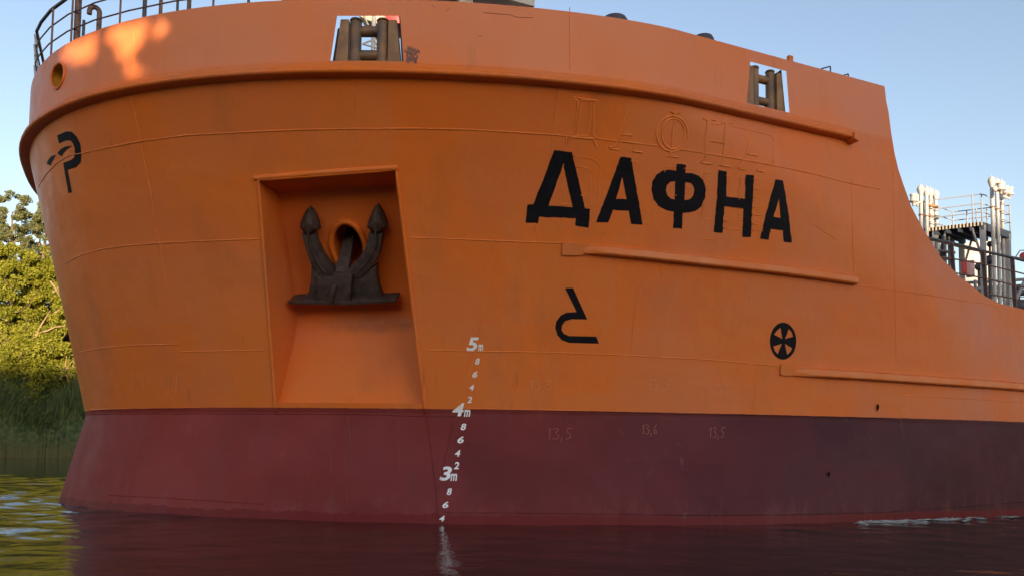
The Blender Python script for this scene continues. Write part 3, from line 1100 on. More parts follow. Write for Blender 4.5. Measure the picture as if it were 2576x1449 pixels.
# ---- roller fairleads in the bulwark
def fairlead(px_bottom, px_top, wm, hm_):
    """local frame: x along the ship's side, y inboard, z up"""
    c_ = hit([px_bottom])[0]
    n_ = hnorm(c_)
    y = -np.array([n_[0], n_[1], 0])
    y /= np.linalg.norm(y)
    x = np.array([-y[1], y[0], 0])
    x = x if x@np.append(AX, 0) > 0 else -x
    z = np.array([0, 0, 1.])
    Q = lambda a, b_, h_: c_+x*a+y*b_+z*h_
    root = MB()
    root.prism([Q(-wm*.5, .05, -.03), Q(wm*.5, .05, -.03), Q(wm*.5, .42, -.03), Q(-wm*.5, .42, -.03)], z, -.03, .03)
    ob = root.build('roller_fairlead', M['ochre'], ship, smooth=0)
    rr = wm*.08
    for sgn in (-1, 1):
        xr = sgn*wm*.185
        MB().lathe(Q(xr, .13, .0), z, [(rr*.8, 0), (rr, .015), (rr, hm_*.95), (rr*.8, hm_*.97)], 20).build('vertical_roller', M['roller'], ob, smooth=40)
        MB().lathe(Q(xr, .13, hm_*.965), z, [(rr*1.05, 0), (rr*1.12, .012), (rr*.95, .03), (rr*.3, .04)], 20).build('roller_cap', M['ochre'], ob, smooth=40)
        # tapered cheek with an inboard bracket
        xo, xi, xt = sgn*wm*.455, sgn*(abs(xr)+rr*1.08), sgn*wm*.385
        MB().prism([Q(xi, .05, 0), Q(xo, .05, 0), Q(xt, .05, hm_*.96), Q(xi, .05, hm_*.96)], y, 0, .15).build('cheek_plate', M['ochre'], ob, bevel=.01, smooth=40)
        MB().prism([Q(sgn*wm*.48, .07, -.02), Q(sgn*wm*.48, .55, -.02), Q(sgn*wm*.45, .48, hm_*.55), Q(sgn*wm*.43, .30, hm_*(.72 if sgn < 0 else 1.04)), Q(sgn*wm*.42, .10, hm_*(.8 if sgn < 0 else 1.08))], x, -.012, .012).build('bracket', M['dark'], ob, smooth=0)
    for h0 in (.09+rr, hm_*.77):
        MB().lathe(Q(-wm*.175, .15, h0), x, [(rr*.85, 0), (rr*.92, .02), (rr*.92, wm*.33), (rr*.85, wm*.35)], 20).build('horizontal_roller', M['roller'], ob, smooth=40)
    return ob


b1 = Lerp(fair1[2], fair1[3], .5)
t1 = Lerp(fair1[0], fair1[1], .5)
w1m = float(np.linalg.norm(hit([fair1[2]])[0]-hit([fair1[3]])[0]))
h1m = float(hit([t1])[0][2]-hit([b1])[0][2])
fairlead(b1, t1, w1m, h1m+.005)
b2 = Lerp(fair2[2], fair2[3], .5)
t2 = Lerp(fair2[0], fair2[1], .5)
w2m = float(np.linalg.norm(hit([fair2[2]])[0]-hit([fair2[3]])[0]))
h2m = float(hit([t2])[0][2]-hit([b2])[0][2])
fairlead(b2, t2, w2m, h2m-.0)

# ---- bow mooring pipe
oh = hit(oval)
on = hnorm(oh)
MB().tube(oh+on*.004, .022, 8, closed=True).build('mooring_pipe_ring', M['orange'], ship, smooth=80)
pn = -hnorm(oh.mean(0))
k = len(oh)
MB().add([p_+pn*t for t in (0, .25, .5) for p_ in oh], [(i*k+j, i*k+(j+1) % k, (i+1)*k+(j+1) % k, (i+1)*k+j) for i in range(2) for j in range(k)]+[tuple(2*k+j for j in range(k))]).build('mooring_pipe', M['yellow'], ship, smooth=50)
for sc_ in (scup, scup2):
    h_ = hit(sc_)
    MB().tube(h_+hnorm(h_)*.004, .012, 8, closed=True).build('scupper_ring', M['hull'], ship, smooth=80)
    pn = -hnorm(h_.mean(0))
    k = len(h_)
    MB().add([p_+pn*t for t in (0, .3) for p_ in h_], [(j, (j+1) % k, k+(j+1) % k, k+j) for j in range(k)]+[tuple(k+j for j in range(k))]).build('scupper_pipe', M['dark'], ship, smooth=50)

# ---- pulpit railing round the bow
def rail_pt(s, side, inset=.28, z=ZT):
    s0 = float(lev(z)[0])
    ss_ = max(s, s0+inset*.6)
    b_ = float(half(np.array(ss_), z)[0])
    n_ = max(0., b_-inset*min(1, .25+(ss_-s0)*.5))
    return to_world(ss_, side*n_, z).reshape(3)


s_b = float(lev(ZT)[0])
prt = [s_b+.15+t for t in (.0, .12, .3, .6, 1.0, 1.5, 2.1, 2.8, 3.6, 4.4, 5.2)]
path_xy = [rail_pt(s_, -1) for s_ in prt[::-1]]+[rail_pt(s_, 1) for s_ in prt]
path_xy = np.array(path_xy)
rail = MB().tube(path_xy+np.array([0, 0, .86]), .027, 8).build('bow_railing', M['dkrail'], ship, smooth=60)
for hgt_ in (.29, .57):
    MB().tube(path_xy+np.array([0, 0, hgt_]), .012, 8).build('railing_bar', M['rail'], rail, smooth=60)
for side in (-1, 1):
    for px in (112, 160, 281, 387, 520):
        yt_ = float(np.interp(px, [84, 114, 158, 252, 336, 470, 638], [202, 148, 114, 81, 60, 34, 10]))
        s_ = float(to_ship(hit([(px, yt_+2)]))[0][0])+.1
        p_ = rail_pt(max(s_, s_b+.16), side)
        MB().box(p_+np.array([0, 0, .36]), np.append(AX, 0)*.014, np.append(NX, 0)*.03, (0, 0, .49)).build('stanchion', M['rail'], rail, smooth=0)
# posts and a gooseneck vent standing inside the rail
def post(px, py_foot, dep, ln_, r_, material, name):
    b_ = at(px, py_foot, dep)
    return MB().tube([b_-np.array([0, 0, .5]), b_+np.array([0, 0, ln_])], r_, 12).build(name, material, ship, smooth=60)


OVp = lambda x, y: OV([(x, y)])[0]
post(*OVp(955, 690), 13.2, 1.6, .05, M['rail'], 'jack_staff')
gb = at(*OVp(1338, 560), 13.0)
gx_ = np.append(AX, 0)
arc = [gb+np.array([0, 0, -.4]), gb+np.array([0, 0, .28])]+[gb+np.array([0, 0, .30])-gx_*.07*(1-math.cos(a))+np.array([0, 0, .08*math.sin(a)]) for a in np.linspace(.2, math.pi, 9)]+[gb-gx_*.14+np.array([0, 0, .25])]
MB().tube(arc, .038, 12).build('gooseneck_vent', M['rail'], ship, smooth=60)
Rr = reg(440, 0, 5.152)
for (x, y), r_, mt in (((420, 380), .032, 'dkrail'), ((712, 320), .02, 'rail'), ((1037, 262), .02, 'dkrail'), ((1253, 235), .033, 'rail'), ((2365, 80), .022, 'rail')):
    px = Rr([(x, y)])[0]
    post(px[0], px[1], 12.9, 1.2, r_, M[mt], 'rail_post')
post(*OVp(1068, 640), 14.2, .28, .025, M['dkrail'], 'rail_post')
# folded rope ladder hung at the very bow
lb = rail_pt(s_b+.1, -1)
for i in range(4):
    MB().box(at(*OVp(245+8*(1-i % 2), 720+180*i), 15.2), np.array([.012, .0, 0]), np.array([0, .06, 0]), np.array([-.012, 0, .10])).build('bow_lamp_bracket', M['rope'], ship, bevel=.006)

# ---- fittings on the bulwark top
for px, py, rw in ((1565, 36, .20), (1798, 86, .17), (2191, 225, .13)):
    b_ = hit([(px, py)])[0]
    n_ = -hnorm(b_)
    b_ = b_+n_*.28
    MB().lathe((b_[0], b_[1], b_[2]-.45), (0, 0, 1), [(rw*.5, 0), (rw*.5, .40), (rw, .41), (rw, .47), (rw*.85, .52), (rw*.5, .55), (.01, .56)], 20).build('mushroom_vent', M['dkrail'], ship, smooth=40)
b_ = hit([(1993, 148)])[0]
MB().box(b_-hnorm(b_)*.05+np.array([0, 0, .0]), np.append(AX, 0)*.045, np.append(NX, 0)*.03, (0, 0, .06)).build('eye_plate', M['orange'], ship, bevel=.008)
for pts in ([(2068, 182), (2066, 174), (2089, 168), (2089, 186)], [(2117, 203), (2115, 193), (2134, 187), (2134, 206)]):
    q = hit([(x, y+22) for x, y in pts])
    q = q-hnorm(q)*.12
    k_ = (q-EYE)@fw
    q = np.array([at(x, y, kk) for (x, y), kk in zip(pts, k_)])
    fine_ = [q[0], q[1]*.9+q[0]*.1, q[1]*.97+q[2]*.03, q[2]*.97+q[1]*.03, q[2]*.92+q[3]*.08, q[3]]
    fine_[0] = fine_[0]-np.array([0, 0, .15])
    fine_[-1] = fine_[-1]-np.array([0, 0, .15])
    MB().tube(fine_, .012, 8).build('hand_grip', M['dkrail'], ship, smooth=60)
# windlass cover and deckhouse tops that show above the bulwark
lx = np.append(AX, 0)
ly = np.append(NX, 0)
c_ = at(1165, 10, 13.6)
MB().prism([c_-lx*1.07+np.array([0, 0, -.10]), c_+lx*1.02+np.array([0, 0, -.10]), c_+lx*1.02+np.array([0, 0, .005]), c_+lx*.97+np.array([0, 0, .12]), c_-lx*1.07+np.array([0, 0, .12])], ly, -.6, .6).build('windlass_cover', M['pale'], ship, bevel=.02)
for t_ in (-.1, .85):
    MB().box(c_+lx*t_+np.array([0, 0, -.65]), lx*.12, ly*.4, (0, 0, .54)).build('windlass_cover_leg', M['pale'], ship, bevel=.01)
c_ = at(748, -2, 15.)
MB().tube([c_+np.array([0, 0, -1.3]), c_+np.array([0, 0, 0.])], .035, 10).build('floodlight_post', M['grey'], ship, smooth=60)
MB().box(c_+np.array([0, 0, .1]), lx*.25, ly*.2, (0, 0, .13)).build('floodlight', M['cream'], ship, bevel=.03)
# mast with struts and the cream ventilator seen through the first fairlead
f1 = lambda x, y: FR([(x, y)])[0]
mb_ = at(*f1(1217, 1400), 19.)
MB().tube([mb_-np.array([0, 0, 3]), mb_+np.array([0, 0, 1.4])], .05, 12).build('signal_mast', M['pale'], ship, smooth=60)
for a_, b_ in ((f1(1190, 825), f1(1005, 900)), (f1(1010, 895), f1(1330, 985)), (f1(1240, 800), f1(1330, 960)), (f1(1040, 330), f1(1130, 520))):
    MB().tube([at(*a_, 19.), at(*b_, 19.)], .022, 8).build('mast_strut', M['pale'], ship, smooth=60)
c_ = [at(*f1(x, y), 19.5) for x, y in ((900, 250), (1440, 250), (1440, 395), (1335, 495), (1080, 400), (940, 325))]
MB().prism(c_, (.1, 1, 0), 0, 1.0).build('ventilator_head', M['cream'], ship, bevel=.03)
c_ = [at(*f1(x, y), 21.0) for x, y in ((1440, 250), (1790, 250), (1790, 480), (1600, 470), (1440, 395))]
MB().prism(c_, (.1, 1, 0), 0, .8).build('fire_locker', M['red'], ship, bevel=.03)

# ---- main deck: railing along the ship's side
RR = reg(3250, 600, 2.734)
side_b = HB-.06
sr = [float(to_ship(hit([p_]))[0][0]) for p_ in RR([(520, 1000), (865, 1285), (1155, 1400)])]
top_px = RR([(290, 715), (540, 770), (840, 845), (1130, 910), (1244, 940)])


def side_pt(px, py, b=side_b):
    """point on the vertical plane of the ship's side rail"""
    d = rays([(px, py)])[0]
    k_ = (b-(EYE[:2]-np.array([X0, Y0]))@NX)/(d[:2]@NX)
    return EYE+d*k_


def rail_line(pts):
    q = [side_pt(*p_) for p_ in pts]
    dd = (q[-1]-q[-2])/np.linalg.norm(q[-1]-q[-2])
    q.append(q[-1]+dd*np.array([1, 1, 0])*25)
    return q


dr = MB().tube(rail_line(top_px), .026, 10).build('deck_railing', M['dkrail'], ship, smooth=60)
for l in ([(305, 730), (540, 790), (700, 830), (840, 855)], [(430, 900), (540, 920), (830, 970), (1130, 1040), (1244, 1070)], [(560, 1060), (850, 1110), (1140, 1180), (1244, 1200)], [(880, 1265), (1140, 1310), (1244, 1335)]):
    MB().tube(rail_line(RR(l)), .014, 8).build('railing_bar', M['rail'], dr, smooth=60)
for a_, b_ in (((525, 770), (548, 1060)), ((838, 845), (872, 1300)), ((1128, 912), (1158, 1400))):
    p_, q_ = side_pt(*RR([a_])[0]), side_pt(*RR([b_])[0])
    MB().box((p_+q_)/2, np.append(AX, 0)*.012, np.append(NX, 0)*.035, (p_-q_)/2).build('stanchion', M['rail'], dr, smooth=0)
p_last = side_pt(*RR([(1128, 912)])[0])
for i in range(1, 7):
    p_ = p_last+np.append(AX, 0)*1.55*i
    MB().box((p_[0], p_[1], ZMAIN+.5), np.append(AX, 0)*.012, np.append(NX, 0)*.035, (0, 0, .62)).build('stanchion', M['rail'], dr, smooth=0)

# ---- cargo manifold with vent pipes and a service platform, amidships
DM = 28.
Q5 = lambda x, y, d=DM: at(*RR([(x, y)])[0], d)
zb = ZMAIN-.3


def vent(x0, y0, x1, ybulb, yneck, d, n_bulb=True):
    """tall pipe with a pressure valve head; x0,y0 = neck, x1 = x at the lower end"""
    a_ = Q5(x0, yneck, d)
    b_ = Q5(x1, 1300, d)
    b_[2] = zb
    t_ = (a_-b_)
    ob = MB().tube([b_, a_], .062, 14).build('vent_pipe', M['pipe'], ship, smooth=60)
    h_ = np.linalg.norm(Q5(x0, ybulb, d)-a_)
    MB().lathe(a_, (0, 0, 1), [(.064, -.03), (.085, 0), (.085, .02), (.095, h_*.15), (.125, h_*.42), (.122, h_*.58), (.095, h_*.78), (.055, h_*.93), (.02, h_*1.0), (.007, h_*1.04), (.007, h_*1.2)], 18).build('pressure_valve', M['pipe'], ob, smooth=50)
    MB().lathe(a_+np.array([0, 0, -.75]), (0, 0, 1), [(.06, 0), (.088, .004), (.088, .035), (.06, .039)], 18).build('flange', M['ochre'], ob, smooth=40)
    for fr_ in (.45, .72):
        MB().lathe(b_+(a_-b_)*fr_, (0, 0, 1), [(.06, 0), (.082, .003), (.082, .035), (.06, .038)], 18).build('flange', M['pipe'], ob, smooth=40)
    return ob


for x0, x1, yb, yn, d in ((925, 962, 105, 200, 28.0), (975, 1008, 125, 225, 28.6), (1020, 1056, 140, 250, 29.2)):
    vent(x0, 0, x1, yb, yn, d)
for x0, x1, yb, yn, d in ((222, 232, 190, 278, 28.2), (278, 286, 205, 295, 28.8), (318, 326, 218, 305, 29.3), (370, 376, 240, 330, 30.)):
    vent(x0, 0, x1, yb, yn, d)


def side_valve(cx, cy, d, to, w_=50):
    """bell-shaped vacuum valve on a short elbow"""
    a_ = Q5(cx, cy+38, d)
    s_ = .105*w_/50
    ob = MB().lathe(a_, (0, 0, 1), [(.03, -.08), (.05, -.05), (s_*1.25, -.015), (s_*1.3, .015), (s_*.95, .05), (s_*.92, .18), (s_*1.1, .20), (s_*1.1, .235), (.03, .25)], 18).build('vacuum_valve', M['pipe'], ship, smooth=45)
    MB().tube([a_+np.array([0, 0, -.02]), a_+np.array([0, .05, -.12]), Q5(*to, d)], .045, 10).build('valve_elbow', M['pipe'], ob, smooth=60)


side_valve(150, 315, 28.1, (228, 360))
side_valve(190, 320, 29., (280, 380), 40)
side_valve(1015, 205, 27.6, (1020, 270), 60)
side_valve(1063, 235, 28.4, (1030, 300), 46)
side_valve(1105, 250, 28.8, (1030, 310), 48)
MB().lathe(Q5(953, 232, 27.6), (0, 0, 1), [(.02, -.09), (.07, -.065), (.095, 0), (.07, .065), (.02, .09)], 14).build('vent_filter', M['pipe'], ship, smooth=60)
# lower loading pipes of the left cluster
for x, yt, d, r_ in ((225, 380, 30.5, .05), (262, 390, 30.2, .035), (302, 400, 30.4, .04), (328, 395, 30.0, .075), (372, 400, 30.0, .065)):
    a_ = Q5(x, yt, d)
    MB().tube([(a_[0]+.05, a_[1], zb), a_], r_, 12).build('riser_pipe', M['pipe'], ship, smooth=60)
hose = MB()
for a_, b_, d in (((235, 360), (395, 400), 29.), ((260, 365), (390, 415), 29.3), ((300, 385), (345, 370), 28.8)):
    hose.tube([Q5(*a_, d), (Q5(*a_, d)+Q5(*b_, d))/2-np.array([0, 0, .08]), Q5(*b_, d)], .035, 8)
hose.build('cross_pipe', M['ochre'], ship, smooth=60)

# service platform: a slab between near corners, hazard-striped edge
na, nb = Q5(250, 622, 28.9), Q5(835, 553, 28.)
ex = nb-na
ex[2] = 0
zc_ = float((na[2]+nb[2])/2)
na[2] = nb[2] = zc_
ey = np.array([-ex[1], ex[0], 0])/np.linalg.norm(ex)*1.9+ex/np.linalg.norm(ex)*.85
plat = MB().prism([na, nb, nb+ey, na+ey], (0, 0, 1), -.08, 0).build('service_platform', M['mesh'], ship, smooth=0)
ns = 34
on_ = np.array([ex[1], -ex[0], 0])/np.linalg.norm(ex)
hv, hf = [], []
for i in range(ns+1):
    a_ = na+ex*(i/ns)+on_*.006
    hv += [a_, a_+np.array([0, 0, -.13])]
for i in range(ns):
    hf.append((2*i, 2*i+2, 2*i+3, 2*i+1))
hob = MB().add(hv, hf).build('hazard_edge', M['black'], plat, smooth=0)
hob.data.materials.append(M['cream'])
for p_ in hob.data.polygons:
    p_.material_index = p_.index % 2
pe = MB()
for t_ in np.linspace(0, 1, 6):
    pe.box(na+ex*t_*.98+ex*.01+ey*.5+np.array([0, 0, -.17]), ex/np.linalg.norm(ex)*.03, ey*.49, (0, 0, .09))
pe.build('platform_beam', M['mesh'], plat, smooth=0)
cor = [na, nb, nb+ey, na+ey]
for hgt_ in (.33, .63, .95):
    MB().tube([na+ey+np.array([0, 0, hgt_]), na+np.array([0, 0, hgt_]), na+ex*.97+np.array([0, 0, hgt_]), nb+ey*.06+np.array([0, 0, hgt_]), nb+ey+np.array([0, 0, hgt_]), na+ey*1.001+np.array([0, 0, hgt_])], .019, 8).build('platform_rail', M['grey'], plat, smooth=0)
for t_, v_ in ((.0, 0), (.25, 1), (.42, 1), (.84, 0), (.99, 0), (.6, 1), (.99, 1), (0, 1)):
    p_ = na+ex*t_+ey*v_*.99
    MB().tube([p_, p_+np.array([0, 0, .96])], .022, 8).build('stanchion', M['grey'], plat, smooth=60)
for t_ in (.17, .97):
    for v_ in (.06, .94):
        p_ = na+ex*t_+ey*v_+np.array([0, 0, -.09])
        MB().box((p_[0], p_[1], (p_[2]+zb)/2), ex/np.linalg.norm(ex)*.07, ey/np.linalg.norm(ey)*.07, (0, 0, (p_[2]-zb)/2)).build('platform_column', M['grey'], plat, bevel=.01)
        for dr_ in (-1, 1):
            if 0 < t_+dr_*.2 < 1:
                a_ = p_+np.array([0, 0, -1.25])
                b_ = p_+ex*dr_*.19
                MB().tube([a_, b_], .04, 8).build('brace', M['grey'], plat, smooth=60)
# plain tank house, boxes and pipework at deck level behind the rail
c_ = Q5(785, 900, 34.)
ux = ex/np.linalg.norm(ex)
uy = np.array([-ux[1], ux[0], 0])
zt_ = float(Q5(770, 740, 34.)[2])
wd_ = .66
pf = [(-wd_, zb), (wd_, zb), (wd_, zt_-.22), (wd_-.06, zt_-.08), (wd_-.22, zt_), (-wd_+.22, zt_), (-wd_+.06, zt_-.08), (-wd_, zt_-.22)]
MB().prism([np.array([c_[0], c_[1], 0])+ux*a_+np.array([0, 0, h_]) for a_, h_ in pf], uy, 0, 3).build('pump_house', M['pale'], ship, bevel=.02)
c_ = Q5(653, 1012, 27.)
MB().box(c_, ux*.075, uy*.2, (0, 0, .215)).build('fire_box', M['red'], ship, bevel=.015)
c_ = Q5(713, 1020, 27.)
MB().box(c_, ux*.122, uy*.2, (0, 0, .245)).build('hose_cabinet', mat('pink_worn_paint', (.50, .33, .34), .6, .15, 6.), ship, bevel=.015)
pz = float(Q5(700, 1120, 25.)[2])
c_ = Q5(800, 1130, 25.)
dm = MB()
dm.box((c_[0], c_[1]+8.5, (pz+zb)/2-.1), ux*2.2, uy*.5, (0, 0, (pz-zb)/2-.1))
dm.build('pipe_coaming', M['dark'], ship, bevel=.03)
for yy, r_, d in ((1165, .06, 31.6), (1230, .09, 31.), (1290, .12, 30.5)):
    a_ = Q5(500, yy, d)
    b_ = Q5(1244, yy+40, d)
    b_[2] = a_[2]
    MB().tube([a_-ux*.5, b_+ux*8], r_, 12).build('deck_pipe', M['grey' if r_ < .1 else 'dkrail'], ship, smooth=60)
for x, y, r_, d in ((905, 780, .10, 30.), (905, 935, .16, 29.), (800, 1000, .15, 31.), (1190, 1210, .12, 30.), (440, 880, .11, 28.3), (1225, 1390, .2, 24.)):
    a_ = Q5(x, y, d)
    ob = MB().lathe(a_-uy*.2, uy, [(.05, 0), (r_*.8, .03), (r_, .08), (r_, .2), (r_*.6, .26), (r_*.5, .5)], 16).build('deck_valve', M['dkrail'], ship, smooth=45)
    MB().tube([a_, (a_[0], a_[1], zb)], r_*.4, 10).build('valve_stem', M['dkrail'], ob, smooth=60)
# red signal disc on its bracket at the far right
c_ = Q5(1243, 893, 28.)
MB().lathe(c_-uy*.02, uy, [(.05, -.02), (.125, 0), (.13, .03), (.05, .05)], 20).build('signal_disc', M['red'], ship, smooth=40)
MB().tube([Q5(1160, 905, 28.), Q5(1205, 840, 28.), Q5(1260, 838, 28.)], .02, 8).build('disc_bracket', M['grey'], ship, smooth=60)
# inboard railing across the deck, further back
for hgt_ in (.35, .7, 1.05):
    pts = [Q5(560, 830, 31.), Q5(1300, 880, 31.)]
    pts = [np.array([p_[0], p_[1], zb+.25+2.2+hgt_]) for p_ in pts]
    MB().tube([pts[0], pts[1]+ux*3], .018, 8).build('walkway_rail', M['grey'], ship, smooth=60)
for x in (600, 690, 1215, 1290):
    p_ = Q5(x, 850, 31.)
    MB().tube([(p_[0], p_[1], zb), (p_[0], p_[1], zb+3.5)], .03, 8).build('walkway_post', M['grey'], ship, smooth=60)
for x, y0, y1, r_, mt in ((452, 700, 1000, .075, 'dkrail'), (500, 705, 1000, .04, 'dkrail'), (392, 735, 1000, .07, 'pipe'), (345, 720, 1000, .05, 'pipe'), (1095, 1150, 1330, .05, 'grey'), (760, 1130, 1330, .05, 'grey')):
    a_ = Q5(x, y0, 28.6)
    MB().tube([(a_[0], a_[1], zb), a_], r_, 10).build('deck_post', M[mt], ship, smooth=60)
MB().tube([Q5(400, 842, 28.), Q5(470, 850, 28.), Q5(560, 862, 28.)], .05, 10).build('deck_pipe', M['dkrail'], ship, smooth=60)
MB().tube([Q5(405, 915, 28.), Q5(470, 922, 28.), Q5(560, 935, 28.)], .035, 10).build('deck_pipe', M['dkrail'], ship, smooth=60)
MB().tube([Q5(1165, 1330, 24.), Q5(1210, 1230, 24.), Q5(1260, 1110, 24.)], .045, 10).build('deck_stay', M['grey'], ship, smooth=60)


# starboard anchor, its outer fluke just showing past the stem
def star(p_):
    return mirror(np.asarray(p_, float))


stb = make_anchor('anchor', star, 'dark anchor on the far bow, only its tip showing past the orange stem')

best = None
bpy.context.view_layer.update()
for ch_ in stb.children:
    if ch_.name.startswith('tripping_palm'):
        pv = np.array([tuple(v.co) for v in ch_.data.vertices])
        best = pv[np.argmin(proj(pv)[0])]
stb.location = Vector(tuple(np.array(stb.location)+at(155, 854, 17.2)-best))

# ================================================================== WATER
def water():
    X = np.arange(-26, 24, .075)
    Y = np.concatenate([np.arange(4.5, 17, .05), np.arange(17, 30, .12)])
    gx_, gy_ = np.meshgrid(X, Y, indexing='ij')
    rg = np.random.default_rng(21)
    Z = np.zeros_like(gx_)
    for i in range(46):
        lam = math.exp(rg.uniform(math.log(.22), math.log(2.2)))
        th = rg.normal(1.4, .75)
        kx, ky = 2*math.pi/lam*math.cos(th), 2*math.pi/lam*math.sin(th)
        Z += .0011*min(lam, 1.)*np.sin(kx*gx_+ky*gy_+rg.uniform(0, 7))
    # livelier water ahead of the stem and along the wash at the right
    st = to_world(-.4, 0, 0).reshape(3)
    rr = np.hypot(gx_-st[0], gy_-st[1])
    amp = .75+2.4*np.exp(-(np.maximum(gx_-(-6.5), 0)/1.5)**2)*(gx_ < 2)+1.5*np.exp(-((gx_-9)/3.)**2)
    Z *= amp
    Z += .010*np.exp(-rr/2.2)*np.sin(2*math.pi*rr/.55)+.014*np.exp(-rr/3.5)*np.sin(2*math.pi*rr/1.3)
    fade = np.clip(np.minimum.reduce([gx_+26, 24-gx_, gy_-4.5, 30-gy_])/1.5, 0, 1)
    Z *= fade
    nx_, ny_ = gx_.shape
    v = np.stack([gx_, gy_, Z], -1).reshape(-1, 3)
    idx = np.arange(nx_*ny_).reshape(nx_, ny_)
    f = np.stack([idx[:-1, :-1], idx[1:, :-1], idx[1:, 1:], idx[:-1, 1:]], -1).reshape(-1, 4)
    x0_, x1_, y0_, y1_ = gx_.min(), gx_.max(), gy_.min(), gy_.max()
    BIG = 3000.
    ex_ = np.array([(x0_, y0_, 0), (x1_, y0_, 0), (x1_, y1_, 0), (x0_, y1_, 0), (-BIG, -60, 0), (BIG, -60, 0), (BIG, BIG, 0), (-BIG, BIG, 0)])
    o_ = len(v)
    fe = np.array([(o_+4, o_+5, o_+1, o_+0), (o_+5, o_+6, o_+2, o_+1), (o_+6, o_+7, o_+3, o_+2), (o_+7, o_+4, o_+0, o_+3)])
    v = np.concatenate([v, ex_])
    f = np.concatenate([f, fe])
    me = bpy.data.meshes.new('water')
    me.vertices.add(len(v))
    me.vertices.foreach_set('co', v.ravel())
    me.loops.add(4*len(f))
    me.loops.foreach_set('vertex_index', f.astype(np.int32).ravel())
    me.polygons.add(len(f))
    me.polygons.foreach_set('loop_start', np.arange(0, 4*len(f), 4, dtype=np.int32))
    me.update(calc_edges=True)
    me.shade_smooth()
    Mw = bpy.data.materials.new('river_water')
    Mw.use_nodes = True
    n = Mw.node_tree.nodes
    L = Mw.node_tree.links
    b = n['Principled BSDF']
    b.inputs['Base Color'].default_value = (.022, .021, .014, 1)
    b.inputs['Roughness'].default_value = .04
    b.inputs['IOR'].default_value = 1.33
    tc = n.new('ShaderNodeTexCoord')
    n1 = n.new('ShaderNodeTexNoise')
    n1.inputs['Scale'].default_value = 6.0
    n1.inputs['Detail'].default_value = 4
    n2 = n.new('ShaderNodeTexNoise')
    n2.inputs['Scale'].default_value = .45
    n2.inputs['Detail'].default_value = 2
    L.new(tc.outputs['Object'], n1.inputs['Vector'])
    L.new(tc.outputs['Object'], n2.inputs['Vector'])
    ad = n.new('ShaderNodeMath')
    ad.operation = 'MULTIPLY_ADD'
    ad.inputs[1].default_value = 3.
    L.new(n2.outputs[0], ad.inputs[0])
    L.new(n1.outputs[0], ad.inputs[2])
    bp = n.new('ShaderNodeBump')
    bp.inputs['Strength'].default_value = .5
    bp.inputs['Distance'].default_value = .016
    L.new(ad.outputs[0], bp.inputs['Height'])
    L.new(bp.outputs[0], b.inputs['Normal'])
    me.materials.append(Mw)
    return tag(link('water', me), 'calm dark river water rippling round the bow', None, None, 'structure')


water()

# wash breaking along the hull at the right
rg = np.random.default_rng(4)
M['foam'] = mat('foam', (.26, .29, .29), .6, .2, 12.)
fm = MB()
for i in range(210):
    px = rg.uniform(2165, 2600)
    hull_y = np.interp(px, [2165, 2230, 2300, 2576], [1305, 1302, 1300, 1283])
    py = hull_y+abs(rg.normal())*7+2
    d = rays([(px, py)])[0]
    k_ = -ZC/d[2]
    c_ = EYE+d*k_
    a_ = rg.uniform(.04, .28)
    an = rg.normal()*.25+TH*.6
    n_ = 9
    wv_ = rg.uniform(.05, .12)
    ring_ = [(c_[0]+a_*math.cos(t)*math.cos(an)*rg.uniform(.6, 1.1)-wv_*a_*math.sin(t)*math.sin(an), c_[1]+a_*math.cos(t)*math.sin(an)+wv_*a_*math.sin(t)*math.cos(an)*rg.uniform(.5, 1.3), .012) for t in np.linspace(0, 2*math.pi, n_, endpoint=False)]
    top_ = (c_[0], c_[1], .02+rg.uniform(.004, .014))
    fm.add(ring_+[top_], [(j, (j+1) % n_, n_) for j in range(n_)])
tag(fm.build('foam', M['foam'], None, smooth=60), 'broken white wash along the maroon hull at right', None, None, 'stuff')


# ================================================================== BANKS AND TREES
def bank(name, y_edge, sgn, label, x0=-160, x1=160):
    xs = np.linspace(x0, x1, 80)
    ds = [0, 1, 3, 7, 14, 40, 400, 2500]
    hs = [-.4, .25, .8, 1.6, 2.2, 3., 5., 8.]
    rg = np.random.default_rng(2)
    vs, fs = [], []
    for x in xs:
        w_ = 1.2*math.sin(x*.13)+rg.normal()*.4
        for d, h in zip(ds, hs):
            vs.append((x*(1+d/200.), y_edge+sgn*(d+w_), h+(rg.normal()*.15 if 0 < d < 100 else 0)))
    k = len(ds)
    for i in range(len(xs)-1):
        for j in range(k-1):
            fs.append((i*k+j, (i+1)*k+j, (i+1)*k+j+1, i*k+j+1))
    o = MB().add(vs, fs).build(name, mat(name+'_soil', (.05, .055, .022), .95, scale=.6, col2=(.09, .08, .035)), None, smooth=60)
    return tag(o, label, None, None, 'structure')


bank('riverbank', 74., 1, 'overgrown far riverbank behind the bow')
bank('near_riverbank', -9., -1, 'near riverbank behind the viewer')


def leafmat(name, c1, c2, tr=.35, sc=.9):
    Mx = mat(name, c1, .55, scale=sc, col2=c2, spec=.25)
    n = Mx.node_tree.nodes
    L = Mx.node_tree.links
    b = n['Principled BSDF']
    tl_ = n.new('ShaderNodeBsdfTranslucent')
    src = b.inputs['Base Color'].links[0].from_socket
    L.new(src, tl_.inputs[0])
    ms = n.new('ShaderNodeMixShader')
    ms.inputs[0].default_value = tr
    L.new(b.outputs[0], ms.inputs[1])
    L.new(tl_.outputs[0], ms.inputs[2])
    L.new(ms.outputs[0], n['Material Output'].inputs[0])
    return Mx


